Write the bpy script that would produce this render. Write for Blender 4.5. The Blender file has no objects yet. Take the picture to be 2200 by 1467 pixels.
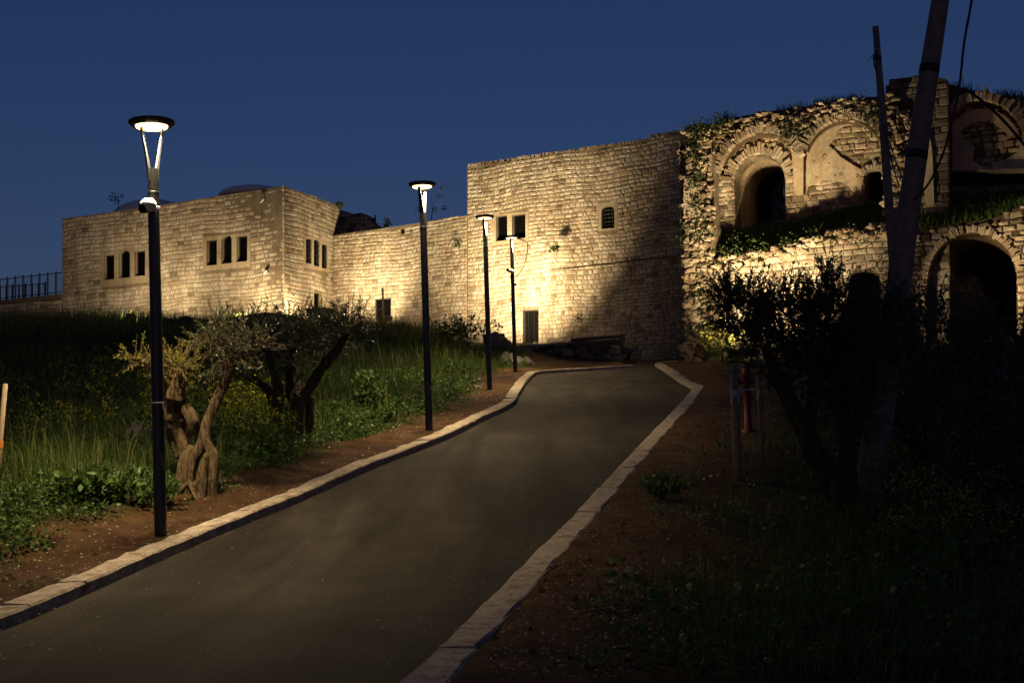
import bpy, math, random
import numpy as np
from mathutils import Vector, Matrix, noise
from mathutils.geometry import tessellate_polygon

# ------------------------------------------------------------------ camera, sky, exposure
S = bpy.context.scene
F = 2600.0                      # focal length in photograph pixels (2200 wide)
PITCH, ROLL = math.radians(4.5), math.radians(1.5)
_r0 = Vector((1, 0, 0)); _f = Vector((0, math.cos(PITCH), math.sin(PITCH))); _u0 = _r0.cross(_f)
CU = _u0 * math.cos(ROLL) + _r0 * math.sin(ROLL)
CR = _r0 * math.cos(ROLL) - _u0 * math.sin(ROLL)
cam = bpy.data.cameras.new('camera'); camo = bpy.data.objects.new('camera', cam)
S.collection.objects.link(camo); S.camera = camo
cam.sensor_width = 36; cam.lens = 36 * F / 2200; cam.clip_end = 3000; cam.clip_start = 0.1
camo.matrix_world = Matrix(((CR.x, CU.x, -_f.x, 0), (CR.y, CU.y, -_f.y, 0), (CR.z, CU.z, -_f.z, 0), (0, 0, 0, 1)))

W = bpy.data.worlds.new('World'); S.world = W; W.use_nodes = True
wn, wl = W.node_tree.nodes, W.node_tree.links
bg = wn['Background']; sky = wn.new('ShaderNodeTexSky'); sky.sky_type = 'NISHITA'; sky.sun_disc = False
sky.sun_elevation = math.radians(3); sky.sun_rotation = math.radians(180); sky.altitude = 300
sky.ozone_density = 4.0; sky.dust_density = 0.3
hsv = wn.new('ShaderNodeMixRGB'); hsv.blend_type = 'MULTIPLY'; hsv.inputs[0].default_value = 1
hsv.inputs[2].default_value = (1.12, 0.69, 0.88, 1)
wl.new(sky.outputs[0], hsv.inputs[1]); wl.new(hsv.outputs[0], bg.inputs[0]); bg.inputs[1].default_value = 0.062
S.view_settings.view_transform = 'Standard'; S.view_settings.look = 'None'; S.view_settings.exposure = 0; S.view_settings.gamma = 1
S.cycles.max_bounces = 6; S.cycles.diffuse_bounces = 3; S.cycles.use_denoising = True
S.cycles.sample_clamp_indirect = 4

LAMP_L = 5.0; SPOT_W = 3100.0; FLOOD = 1.0

# ------------------------------------------------------------------ helpers
RD = random.Random(7); NR = np.random.default_rng(5)
COL = S.collection
def ray(px, py): return (_f + CR * ((px - 1100) / F) - CU * ((py - 733.5) / F))
def P(px, py, Y):
    r = ray(px, py); return r * (Y / r.y)
def tag(o, label=None, cat=None, group=None, kind=None):
    for k, v in (('label', label), ('category', cat), ('group', group), ('kind', kind)):
        if v: o[k] = v
    return o
def empty(name, loc=(0, 0, 0)):
    o = bpy.data.objects.new(name, None); COL.objects.link(o); o.location = loc; o.empty_display_size = .2; return o

class MB:
    def __init__(s): s.v = []; s.f = []; s.t = []; s.m = []
    def add(s, vs, fs, tone=.5, mi=0):
        b = len(s.v); s.v += [tuple(v) for v in vs]; s.t += [tone] * len(vs)
        s.f += [tuple(b + i for i in f) for f in fs]; s.m += [mi] * len(fs)
    def box(s, c, x, y, z, tone=.5, mi=0):
        c, x, y, z = map(Vector, (c, x, y, z))
        vs = [c + x * i + y * j + z * k for k in (-1, 1) for j in (-1, 1) for i in (-1, 1)]
        s.add(vs, [(0, 2, 3, 1), (4, 5, 7, 6), (0, 1, 5, 4), (2, 6, 7, 3), (0, 4, 6, 2), (1, 3, 7, 5)], tone, mi)
    def bar(s, a, b, r, tone=.5, mi=0):
        a, b = Vector(a), Vector(b); d = (b - a); L = d.length; d.normalize()
        x = d.orthogonal().normalized(); y = d.cross(x)
        s.box((a + b) / 2, x * r, y * r, d * L / 2, tone, mi)
    def tube(s, pts, rad, seg=10, lump=0, lf=3.0, zs=1.0, tone=.5, mi=0, cap=True):
        pts = [Vector(p) for p in pts]; n = len(pts)
        if not hasattr(rad, '__len__'): rad = [rad] * n
        ref = (pts[-1] - pts[0]).orthogonal().normalized(); vs = []
        for i, p in enumerate(pts):
            t = (pts[min(i + 1, n - 1)] - pts[max(i - 1, 0)]).normalized()
            x = (ref - t * ref.dot(t)).normalized(); y = t.cross(x)
            for k in range(seg):
                a = 2 * math.pi * k / seg; d = x * math.cos(a) + y * math.sin(a); r = rad[i]
                if lump: q_ = p + d * rad[i] * 1.6; q_ = Vector((q_.x, q_.y, q_.z * zs)); r *= 1 + lump * noise.noise(q_ * lf) + lump * .5 * noise.noise(q_ * lf * 2.3 + Vector((3, 1, 7)))
                vs.append(p + d * r)
        fs = [(i * seg + k, i * seg + (k + 1) % seg, (i + 1) * seg + (k + 1) % seg, (i + 1) * seg + k) for i in range(n - 1) for k in range(seg)]
        if cap: fs += [tuple(range(seg))[::-1], tuple(range((n - 1) * seg, n * seg))]
        s.add(vs, fs, tone, mi)
    def lathe(s, c, prof, seg=32, axis=None, tone=.5, mi=0):
        c = Vector(c); z = Vector(axis or (0, 0, 1)).normalized(); x = z.orthogonal().normalized(); y = z.cross(x); vs = []
        for r, h in prof:
            for k in range(seg):
                a = 2 * math.pi * k / seg; vs.append(c + x * (r * math.cos(a)) + y * (r * math.sin(a)) + z * h)
        n = len(prof)
        s.add(vs, [(i * seg + k, i * seg + (k + 1) % seg, (i + 1) * seg + (k + 1) % seg, (i + 1) * seg + k) for i in range(n - 1) for k in range(seg)], tone, mi)
    def slab(s, pl, outer, holes=(), n1=0., n0=-.6, tone=.5, mi=0, back=True):
        loops = [list(outer)] + [list(h) for h in holes]
        flat = [p for l in loops for p in l]
        tri = tessellate_polygon([[Vector((p[0], p[1], 0)) for p in l] for l in loops])
        N = len(flat)
        vs = [pl.w(u, z, n1) for u, z in flat] + [pl.w(u, z, n0) for u, z in flat]
        fs = [tuple(t) for t in tri] + ([tuple(N + i for i in t[::-1]) for t in tri] if back else [])
        k = 0
        for l in loops:
            for i in range(len(l)):
                a, b = k + i, k + (i + 1) % len(l); fs.append((a, b, N + b, N + a))
            k += len(l)
        s.add(vs, fs, tone, mi)
    def lump_stone(s, c, rx, ry, rz, rng, tone=.5, mi=0):
        a = rng.uniform(0, 6.28); ca, sa = math.cos(a), math.sin(a); vs = []
        for v in ICO_V:
            k = 1 + rng.uniform(-.22, .22); x, y, z = v[0] * rx * k, v[1] * ry * k, v[2] * rz * k
            vs.append((c[0] + x * ca - y * sa, c[1] + x * sa + y * ca, c[2] + z))
        s.add(vs, ICO_F, tone, mi)
    def build(s, name, mats, parent=None, smooth=False):
        if not isinstance(mats, (list, tuple)): mats = [mats]
        me = bpy.data.meshes.new(name); me.from_pydata(s.v, [], s.f)
        for m in mats: me.materials.append(m)
        if len(mats) > 1: me.polygons.foreach_set('material_index', s.m)
        at = me.attributes.new('tone', 'FLOAT', 'POINT'); at.data.foreach_set('value', s.t)
        if smooth: me.polygons.foreach_set('use_smooth', [True] * len(me.polygons))
        me.update(); o = bpy.data.objects.new(name, me); COL.objects.link(o)
        if parent:
            o.parent = parent; o.matrix_parent_inverse = Matrix.Translation(parent.location).inverted()
        return o
_t = (1 + 5 ** .5) / 2
_iv = [Vector(v).normalized() for v in ((-1, _t, 0), (1, _t, 0), (-1, -_t, 0), (1, -_t, 0), (0, -1, _t), (0, 1, _t), (0, -1, -_t), (0, 1, -_t), (_t, 0, -1), (_t, 0, 1), (-_t, 0, -1), (-_t, 0, 1))]
_if = [(0, 11, 5), (0, 5, 1), (0, 1, 7), (0, 7, 10), (0, 10, 11), (1, 5, 9), (5, 11, 4), (11, 10, 2), (10, 7, 6), (7, 1, 8), (3, 9, 4), (3, 4, 2), (3, 2, 6), (3, 6, 8), (3, 8, 9), (4, 9, 5), (2, 4, 11), (6, 2, 10), (8, 6, 7), (9, 8, 1)]
ICO_V, ICO_F = list(_iv), []
_c = {}
def _mid(a, b):
    k = (min(a, b), max(a, b))
    if k not in _c: ICO_V.append((ICO_V[a] + ICO_V[b]).normalized()); _c[k] = len(ICO_V) - 1
    return _c[k]
for a, b, c in _if:
    d, e, f = _mid(a, b), _mid(b, c), _mid(c, a); ICO_F += [(a, d, f), (b, e, d), (c, f, e), (d, e, f)]

def np_mesh(name, V, Fc, mat, tones=None, parent=None):
    """V (n,3), Fc (m,k) arrays of equal sided faces"""
    me = bpy.data.meshes.new(name); n, (m, k) = len(V), Fc.shape
    me.vertices.add(n); me.vertices.foreach_set('co', V.astype(np.float32).ravel())
    me.loops.add(m * k); me.loops.foreach_set('vertex_index', Fc.astype(np.int32).ravel())
    me.polygons.add(m); me.polygons.foreach_set('loop_start', np.arange(0, m * k, k, dtype=np.int32))
    if tones is not None:
        at = me.attributes.new('tone', 'FLOAT', 'POINT'); at.data.foreach_set('value', tones.astype(np.float32))
    me.materials.append(mat); me.update(calc_edges=True); me.validate()
    o = bpy.data.objects.new(name, me); COL.objects.link(o)
    if parent:
        o.parent = parent; o.matrix_parent_inverse = Matrix.Translation(parent.location).inverted()
    return o

class Plane:
    def __init__(s, px1, Y1, px2, Y2, shift=0.):
        py = 733
        A, B = P(px1, py, Y1), P(px2, py, Y2)
        s.A = Vector((A.x, A.y, 0)); s.d = Vector((B.x - A.x, B.y - A.y, 0)).normalized()
        s.n = Vector((-s.d.y, s.d.x, 0))
        if s.n.dot(-s.A) < 0: s.n = -s.n
        s.A = s.A + s.n * shift
    def uv(s, px, py, n=0.):
        r = ray(px, py); A = s.A + s.n * n; t = A.dot(s.n) / Vector((r.x, r.y, 0)).dot(s.n); p = r * t
        return ((p - A).dot(s.d), p.z)
    def w(s, u, z, n=0.): return Vector((s.A.x + s.d.x * u + s.n.x * n, s.A.y + s.d.y * u + s.n.y * n, z))
    def poly(s, pts, n=0.): return [s.uv(x, y, n) for x, y in pts]
    def off(s, k):
        q = Plane.__new__(Plane); q.A = s.A + s.n * k; q.d = s.d; q.n = s.n; return q
def arc(cx, cy, rx, ry, a0, a1, n=12):
    return [(cx + rx * math.cos(math.radians(a0 + (a1 - a0) * i / n)), cy - ry * math.sin(math.radians(a0 + (a1 - a0) * i / n))) for i in range(n + 1)]

# ------------------------------------------------------------------ materials
def mk(name):
    m = bpy.data.materials.new(name); m.use_nodes = True; nt = m.node_tree; return m, nt.nodes, nt.links, nt.nodes['Principled BSDF']
def col(c): return (c[0], c[1], c[2], 1)
def nz(n, l, scale, detail=5, rough=.6, vec=None, dist=0):
    t = n.new('ShaderNodeTexNoise'); t.inputs['Scale'].default_value = scale; t.inputs['Detail'].default_value = detail
    t.inputs['Roughness'].default_value = rough; t.inputs['Distortion'].default_value = dist
    if vec: l.new(vec, t.inputs['Vector'])
    return t.outputs['Fac']
def ramp(n, l, fac, stops):
    r = n.new('ShaderNodeValToRGB'); e = r.color_ramp.elements
    while len(e) < len(stops): e.new(.5)
    for i, (p, c) in enumerate(stops): e[i].position = p; e[i].color = col(c) if hasattr(c, '__len__') else (c, c, c, 1)
    l.new(fac, r.inputs[0]); return r.outputs[0]
def mix(n, l, fac, a, b, mode='MIX'):
    m = n.new('ShaderNodeMixRGB'); m.blend_type = mode
    for i, v in ((0, fac), (1, a), (2, b)):
        if isinstance(v, (int, float)): m.inputs[i].default_value = v
        elif isinstance(v, tuple): m.inputs[i].default_value = col(v)
        else: l.new(v, m.inputs[i])
    return m.outputs[0]
def bump(n, l, b, h, st, dist=.02):
    x = n.new('ShaderNodeBump'); x.inputs['Strength'].default_value = st; x.inputs['Distance'].default_value = dist
    l.new(h, x.inputs['Height']); l.new(x.outputs[0], b.inputs['Normal'])
def ocoord(n, l, scale=None):
    t = n.new('ShaderNodeTexCoord').outputs['Object']
    if scale:
        mp = n.new('ShaderNodeMapping'); mp.inputs['Scale'].default_value = scale; l.new(t, mp.inputs[0]); t = mp.outputs[0]
    return t
def tone(n):
    a = n.new('ShaderNodeAttribute'); a.attribute_name = 'tone'; return a.outputs['Fac']

def stone_mat(name, dark, mid, light, stain=.5, bst=.5):
    m, n, l, b = mk(name); oc = ocoord(n, l)
    c = ramp(n, l, tone(n), [(0, dark), (.35, mid), (.75, light), (1, tuple(min(1, x * 1.12) for x in light))])
    c = mix(n, l, .55, c, ramp(n, l, nz(n, l, 9, 6, .7, oc), [(.3, (.45, .4, .34)), (.6, (1, 1, 1))]), 'MULTIPLY')
    big = ramp(n, l, nz(n, l, .55, 5, .65, oc, .6), [(.38, (.42, .36, .3)), (.56, (1, 1, 1))])
    c = mix(n, l, stain, c, big, 'MULTIPLY')
    st = ramp(n, l, nz(n, l, 1.0, 4, .7, ocoord(n, l, (1.6, 1.6, .22))), [(.42, (.5, .42, .34)), (.6, (1, 1, 1))])
    c = mix(n, l, stain * .8, c, st, 'MULTIPLY')
    sp_ = ramp(n, l, nz(n, l, 3.1, 4, .6, oc, 1.), [(.60, (1, 1, 1)), (.72, (.5, .45, .4))])
    c = mix(n, l, stain, c, sp_, 'MULTIPLY')
    ti = ramp(n, l, nz(n, l, 1.7, 3, .5, oc), [(.4, (1, 1, 1)), (.7, (1.0, .9, .76))])
    c = mix(n, l, .6, c, ti, 'MULTIPLY')
    hu = ramp(n, l, nz(n, l, 2.6, 2, .5, oc, .3), [(.35, (1.0, .90, .84)), (.5, (1, 1, 1)), (.65, (.96, 1.0, .88))])
    c = mix(n, l, .8, c, hu, 'MULTIPLY')
    ch = ramp(n, l, nz(n, l, 30, 4, .7, oc), [(.40, .72), (.55, 1.), (.68, 1.12)])
    c = mix(n, l, .8, c, ch, 'MULTIPLY')
    l.new(c, b.inputs['Base Color']); b.inputs['Roughness'].default_value = .9; b.inputs['Specular IOR Level'].default_value = .2
    bump(n, l, b, nz(n, l, 14, 8, .7, oc), bst, .03); return m
M = {}
M['ashlar'] = stone_mat('limestone_ashlar', (.23, .195, .15), (.43, .38, .30), (.55, .50, .41))
M['ashlar_smooth'] = stone_mat('limestone_dressed', (.24, .2, .15), (.43, .37, .28), (.50, .435, .34), .45, .35)
M['rubble'] = stone_mat('limestone_rubble', (.13, .10, .07), (.33, .275, .20), (.50, .43, .33), .55, .9)
M['mortar'] = stone_mat('lime_mortar', (.2, .165, .12), (.25, .21, .15), (.31, .265, .20), .5, .9)
M['fill'] = stone_mat('earth_mortar', (.05, .037, .025), (.105, .075, .047), (.17, .125, .08), .6, 1.0)
M['plaster'] = stone_mat('old_plaster', (.3, .24, .17), (.46, .38, .27), (.52, .44, .32), .5, .25)
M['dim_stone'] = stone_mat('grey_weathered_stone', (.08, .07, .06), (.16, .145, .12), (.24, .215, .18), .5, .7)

def plain(name, c, rough=.6, metal=0, nscale=20, var=.3, bst=.15, spec=.4):
    m, n, l, b = mk(name); oc = ocoord(n, l)
    cc = mix(n, l, var, c, ramp(n, l, nz(n, l, nscale, 5, .65, oc), [(.3, .25), (.7, 1.0)]), 'MULTIPLY')
    l.new(cc, b.inputs['Base Color']); b.inputs['Roughness'].default_value = rough; b.inputs['Metallic'].default_value = metal
    b.inputs['Specular IOR Level'].default_value = spec
    bump(n, l, b, nz(n, l, nscale * 2, 4, .6, oc), bst, .01); return m
M['pole'] = plain('dark_painted_steel', (.018, .019, .022), .38, 0, 6, .25, .05, .5)
M['dark'] = plain('dark_window_pane', (.0022, .002, .002), .6, 0, 4, .4, .02, .03)
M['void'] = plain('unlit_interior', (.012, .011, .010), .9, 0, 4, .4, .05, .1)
M['iron'] = plain('dark_iron', (.007, .0065, .006), .6, 0, 15)
M['white'] = plain('white_plastic', (.75, .75, .74), .35, 0, 8, .12, .02, .5)
M['wood'] = plain('weathered_wood', (.16, .12, .085), .85, 0, 14, .6, .5, .2)
M['bare_wood'] = plain('pale_stake_wood', (.36, .28, .19), .8, 0, 14, .5, .4, .2)
M['utility'] = plain('old_pole_wood', (.24, .20, .165), .9, 0, 10, .6, .5, .15)
M['red'] = plain('red_paint', (.14, .010, .008), .5, 0, 9, .3, .05)
M['orange'] = plain('orange_tape', (.55, .2, .03), .6, 0, 9, .3, .05)
M['rust'] = plain('rust_brown_sheet', (.12, .045, .03), .7, .2, 8, .5, .2)
M['tarp'] = plain('black_cover', (.012, .012, .012), .6, 0, 5, .4, .3)
M['concrete'] = plain('pale_concrete', (.32, .29, .24), .9, 0, 7, .5, .5, .2)
M['housing'] = plain('grey_camera_housing', (.3, .3, .3), .5, 0, 8, .3, .05)
M['whitewash'] = plain('weathered_whitewash', (.78, .78, .76), .9, 0, 3, .25, .2, .1)
M['rock'] = plain('grey_rock', (.24, .22, .19), .9, 0, 6, .7, .8, .2)
M['cable'] = plain('black_cable', (.012, .012, .012), .6, 0, 9, .2, .05)

def bark(name='olive_bark', k=1.):
    m, n, l, b = mk(name); oc = ocoord(n, l, (1, 1, .28))
    f = nz(n, l, 17, 8, .78, oc, 1.6)
    c = ramp(n, l, f, [(.37, (.015 * k, .010 * k, .006 * k)), (.48, (.13 * k, .095 * k, .055 * k)), (.66, (.34 * k, .25 * k, .145 * k))])
    l.new(c, b.inputs['Base Color']); b.inputs['Roughness'].default_value = .95; b.inputs['Specular IOR Level'].default_value = .15
    bump(n, l, b, f, 1.0, .05); return m
M['bark'] = bark(); M['shaded_bark'] = bark('shaded_olive_bark', .45)  # second bark has shade put into its colour, for silhouetted trees
def leaf(name, a, c, b2, rough=.5, sheen=.3):
    m, n, l, b = mk(name)
    cc = ramp(n, l, tone(n), [(0, a), (.5, c), (1, b2)])
    l.new(cc, b.inputs['Base Color']); b.inputs['Roughness'].default_value = rough; b.inputs['Specular IOR Level'].default_value = sheen
    tr = n.new('ShaderNodeBsdfTranslucent'); l.new(cc, tr.inputs[0]); mx = n.new('ShaderNodeMixShader'); mx.inputs[0].default_value = .3
    l.new(b.outputs[0], mx.inputs[1]); l.new(tr.outputs[0], mx.inputs[2]); l.new(mx.outputs[0], n['Material Output'].inputs[0]); return m
M['olive_leaf'] = leaf('olive_leaf', (.03, .04, .022), (.055, .07, .04), (.10, .115, .075), .35, .7)
M['pale_leaf'] = leaf('young_olive_leaf', (.16, .17, .03), (.27, .26, .05), (.40, .36, .09), .5, .3)
M['grass'] = leaf('grass_blades', (.035, .07, .013), (.075, .125, .022), (.22, .20, .08), .55, .25)
M['weed'] = leaf('broad_weed_leaf', (.035, .075, .018), (.065, .13, .028), (.11, .17, .045), .5, .3)
M['flower'] = leaf('yellow_flower', (.22, .24, .02), (.36, .37, .03), (.5, .48, .05), .6, .2)
M['moss'] = leaf('wall_plant_leaf', (.02, .035, .01), (.035, .055, .014), (.07, .085, .025), .6, .2)

def soil():
    m, n, l, b = mk('red_brown_soil'); oc = ocoord(n, l)
    c = ramp(n, l, nz(n, l, 2.2, 8, .7, oc), [(.35, (.035, .019, .010)), (.6, (.10, .056, .028))])
    v = n.new('ShaderNodeTexVoronoi'); v.inputs['Scale'].default_value = 22; l.new(oc, v.inputs['Vector'])
    chip = ramp(n, l, v.outputs['Distance'], [(.10, 1.), (.16, 0.)])
    gate = ramp(n, l, nz(n, l, 9, 3, .6, oc), [(.52, 0.), (.6, 1.)])
    c = mix(n, l, mix(n, l, 1., chip, gate, 'MULTIPLY'), c, (.13, .10, .07))
    g = ramp(n, l, nz(n, l, 5, 6, .7, oc), [(.4, (.018, .022, .008)), (.65, (.035, .05, .014))])
    c = mix(n, l, tone(n), c, g)
    l.new(c, b.inputs['Base Color']); b.inputs['Roughness'].default_value = .97; b.inputs['Specular IOR Level'].default_value = .12
    bump(n, l, b, nz(n, l, 16, 8, .75, oc), .9, .06); return m
M['soil'] = soil()
def asphalt():
    m, n, l, b = mk('asphalt'); oc = ocoord(n, l)
    c = ramp(n, l, nz(n, l, 55, 7, .85, oc), [(.38, (.015, .0138, .012)), (.55, (.031, .0275, .0225)), (.66, (.085, .072, .056))])
    d = ramp(n, l, nz(n, l, .8, 6, .6, oc, .5), [(.35, .62), (.65, 1.15)])
    c = mix(n, l, 1., c, d, 'MULTIPLY')
    trk_light = ramp(n, l, nz(n, l, 1.0, 4, .6, ocoord(n, l, (1.1, .10, 1)), .5), [(.34, .4), (.66, 1.5)])  # tyre-lane streaks, with lamplight bands and dark gaps put into the colour
    c = mix(n, l, 1., c, trk_light, 'MULTIPLY')
    dust = ramp(n, l, nz(n, l, 1.9, 5, .75, ocoord(n, l, (1.3, .35, 1))), [(.5, 0.), (.75, 1.)])
    c = mix(n, l, mix(n, l, 1., dust, (.2, .2, .2), 'MULTIPLY'), c, (.10, .07, .045))
    l.new(c, b.inputs['Base Color']); b.inputs['Roughness'].default_value = .85; b.inputs['Specular IOR Level'].default_value = .16
    bump(n, l, b, nz(n, l, 120, 5, .8, oc), .5, .01); return m
M['asphalt'] = asphalt()
def kerbm():
    m, n, l, b = mk('kerb_concrete'); oc = ocoord(n, l)
    c = ramp(n, l, nz(n, l, 6, 7, .7, oc), [(.32, (.17, .13, .095)), (.50, (.38, .325, .265)), (.7, (.47, .41, .35))])
    sp = ramp(n, l, nz(n, l, 26, 5, .75, oc), [(.52, 0.), (.64, 1.)])
    c = mix(n, l, mix(n, l, 1., sp, (.85, .85, .85), 'MULTIPLY'), c, (.11, .062, .034))
    l.new(c, b.inputs['Base Color']); b.inputs['Roughness'].default_value = .92; b.inputs['Specular IOR Level'].default_value = .15
    bump(n, l, b, nz(n, l, 30, 6, .7, oc), .7, .02); return m
M['kerb'] = kerbm()
def emis(name, c, s):
    m, n, l, b = mk(name); e = n.new('ShaderNodeEmission'); e.inputs[0].default_value = col(c); e.inputs[1].default_value = s
    l.new(e.outputs[0], n['Material Output'].inputs[0]); return m
WARM = (1.0, .70, .27)
M['lamp'] = emis('lamp_glow', WARM, LAMP_L)
M['flood'] = emis('floodlight_glow', (1, .75, .4), 60)

# ------------------------------------------------------------------ ground shape
GY = np.array([-40, -10, 0, 5, 10, 13.5, 17.5, 22, 27, 32, 40, 44, 48, 52, 60, 90, 400.])
GZ = np.array([-2.6, -1.8, -1.62, -1.55, -1.36, -1.08, -.56, .06, .63, 1.18, 2.08, 2.5, 2.85, 3.1, 3.3, 3.3, 3.3])
_mt = np.gradient(GZ, GY)
def g(Y):
    Y = np.clip(np.asarray(Y, float), -39.9, 399.); i = np.searchsorted(GY, Y) - 1; h = GY[i + 1] - GY[i]; t = (Y - GY[i]) / h
    return (2*t**3-3*t**2+1)*GZ[i] + (t**3-2*t**2+t)*h*_mt[i] + (-2*t**3+3*t**2)*GZ[i+1] + (t**3-t**2)*h*_mt[i+1]
def on_road(px, py):
    r = ray(px, py); k = r.z / r.y; lo, hi = 4., 70.
    ys = np.linspace(4, 70, 1400); d = g(ys) - k * ys      # ground above the ray -> hit
    idx = np.where(d >= 0)[0]; Y = ys[idx[0]] if len(idx) else 50.
    return (r.x / r.y * Y, Y)
L_IN = [(0, 1356), (76, 1327), (288, 1231), (437, 1165), (560, 1113), (641, 1080), (805, 1007), (968, 941), (1055, 897), (1088, 882), (1107, 869), (1116, 851), (1130, 828), (1145, 812), (1162, 804)]
R_IN = [(900, 1467), (1036, 1327), (1173, 1184), (1309, 1036), (1400, 939), (1438, 900), (1466, 869), (1487, 843), (1484, 836), (1458, 822), (1425, 798), (1407, 787)]
Lw = [on_road(*p) for p in L_IN]; Rw = [on_road(*p) for p in R_IN]
def extrap(w):
    (x0, y0), (x1, y1) = w[0], w[2]; k = (x1 - x0) / (y1 - y0)
    return [(x0 + k * (-3 - y0), -3.)] + w
Lw = extrap(Lw); Rw = extrap(Rw)
# far ends of both edges turn round the corner to the doorway and the low wall
Lw += [(Lw[-1][0] + 1.2, Lw[-1][1] + 1.0), (Lw[-1][0] + 3.2, Lw[-1][1] + 2.0)]
Rw += [(Rw[-1][0] + .15, Rw[-1][1] + .8), (Rw[-1][0] + .75, Rw[-1][1] + 1.6)]
def resample(w, step=.25):
    w = np.array(w); out = []
    for i in range(len(w) - 1):
        p0, p1, p2, p3 = w[max(i - 1, 0)], w[i], w[i + 1], w[min(i + 2, len(w) - 1)]
        n = max(2, int(np.linalg.norm(p2 - p1) / step)); m1 = (p2 - p0) / 2 * min(1, np.linalg.norm(p2 - p1) / (np.linalg.norm(p2 - p0) / 2 + 1e-6)); m2 = (p3 - p1) / 2 * min(1, np.linalg.norm(p2 - p1) / (np.linalg.norm(p3 - p1) / 2 + 1e-6))
        for k in range(n):
            t = k / n; out.append((2*t**3-3*t**2+1)*p1 + (t**3-2*t**2+t)*m1 + (-2*t**3+3*t**2)*p2 + (t**3-t**2)*m2)
    out.append(w[-1]); return np.array(out)
Lc, Rc = resample(Lw), resample(Rw)
YEND = 45.2
def edge_x(c, Y): return np.interp(Y, c[:, 1], c[:, 0])
# control points of the banks (photo column, row, distance)
CP = [(0, 1200, 11.5), (0, 1100, 13.5), (0, 1000, 17), (250, 1010, 16.7), (0, 900, 24), (250, 880, 25), (0, 800, 35), (250, 800, 34), (0, 730, 45), (300, 745, 43),
      (0, 694, 54), (300, 694, 54), (430, 1040, 15.5), (480, 712, 52), (480, 790, 38), (480, 900, 24), (700, 712, 52), (700, 785, 38), (700, 860, 29), (700, 940, 21.5),
      (850, 706, 52), (850, 765, 42), (850, 830, 32), (850, 890, 25), (950, 745, 50), (950, 800, 38), (950, 860, 29.5), (1030, 748, 52), (1045, 790, 42), (625, 958, 20.5),
      (1105, 799, 40), (1052, 837, 32), (922, 922, 22), (345, 1132, 13.5), (1110, 765, 46.5), (1090, 750, 50)]
cx, cy_, cz = [], [], []
for a in CP:
    p = P(*a); cx.append(p.x); cy_.append(p.y); cz.append(p.z)
for Y in (-8, 0, 6): 
    for X in (-25, -12, 12, 25): cx.append(X); cy_.append(Y); cz.append(float(g(Y)) + (.25 if X < 0 else 0))
for X, Y, Z in ((-50, 30, 1.5), (-50, 60, 6.2), (-22, 75, 6.4), (-5, 75, 6.0), (10, 75, 4.), (-34, 15, -.3), (-9, 63, 5.9), (-3, 58.5, 4.6), (2, 55, 4.1), (4.5, 53.5, 3.6), (8, 50, 3.0), (8, 54, 3.1),
                (9, 45, 2.7), (13, 43, 2.8), (18, 40, 2.9), (30, 38, 3.2), (30, 20, .2), (8, 20, -.1), (6, 13.5, -1.0), (8, 30, 1.1), (16, 30, 1.3), (16, 20, .1), (5, 36, 1.7), (3, 47, 2.8), (30, 60, 4)):
    cx.append(X); cy_.append(Y); cz.append(Z)
cx, cy_, cz = map(np.array, (cx, cy_, cz))
def _U(r2): return np.where(r2 > 1e-9, r2 * np.log(r2 + 1e-12), 0)
_K = _U((cx[:, None] - cx) ** 2 + (cy_[:, None] - cy_) ** 2) + np.eye(len(cx)) * 8.
_Pm = np.c_[np.ones(len(cx)), cx, cy_]
_A = np.block([[_K, _Pm], [_Pm.T, np.zeros((3, 3))]])
_w = np.linalg.solve(_A, np.r_[cz, np.zeros(3)])
def tps(X, Y):
    Xc, Yc = np.clip(X, -50, 34), np.clip(Y, -10, 76); o = _w[-3] + _w[-2] * Xc + _w[-1] * Yc
    for i in range(len(cx)): o = o + _w[i] * _U((Xc - cx[i]) ** 2 + (Yc - cy_[i]) ** 2)
    return o
KW = .28
def wob(X, Y):
    return .05 * np.sin(X * 1.9 + 1.3 * np.sin(Y * .8)) + .05 * np.sin(Y * 1.4 + 2 * np.sin(X * .6)) + .02 * np.sin(X * 5.1 + Y * 3.3)
def road_d(X, Y):
    """signed side distances: (distance left of the left kerb's outer edge, distance right of the right kerb's)"""
    k = 1.0
    Yc = np.clip(Y, -3, YEND)
    return (edge_x(Lc, Yc) - KWX(Lc, Yc) - X), (X - edge_x(Rc, Yc) - KWX(Rc, Yc))
def KWX(c, Y):
    dx = (edge_x(c, Y + .2) - edge_x(c, Y - .2)) / .4; return KW * np.sqrt(1 + dx * dx)
def H(X, Y):
    X = np.asarray(X, float); Y = np.asarray(Y, float)
    z = tps(X, Y) + wob(X, Y); gz = g(Y)
    dl, dr = road_d(X, Y); d = np.maximum(dl, dr)
    t = np.clip(d / 1.5, 0, 1); t = t * t * (3 - 2 * t)
    z = (gz + .098) * (1 - t) + z * t
    z = np.where((d < 0) & (Y < YEND), gz + .085, z); z = np.where((d < -.21) & (Y < YEND), gz - .35, z)
    far = (Y >= YEND) & (X > 1.5) & (X < 11) & (Y < 56)
    z = np.where(far, np.minimum(z, gz + .04 + np.clip((3.2 - X), 0, 9) * .6), z)
    return z
def axis(segs):
    o = []
    for a, b, s in segs: o += list(np.arange(a, b, s))
    return np.array(o + [segs[-1][1]])
XS = axis([(-600, -60, 60), (-60, -26, 2.), (-26, -9, .5), (-9, 8, .2), (8, 20, .5), (20, 60, 4), (60, 600, 60)])
YS = axis([(-300, -10, 40), (-10, 4, 1.), (4, 30, .2), (30, 62, .3), (62, 90, 2.), (90, 900, 90)])
GX, GYY = np.meshgrid(XS, YS); GZZ = H(GX, GYY)
dl, dr = road_d(GX, GYY)
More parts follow.
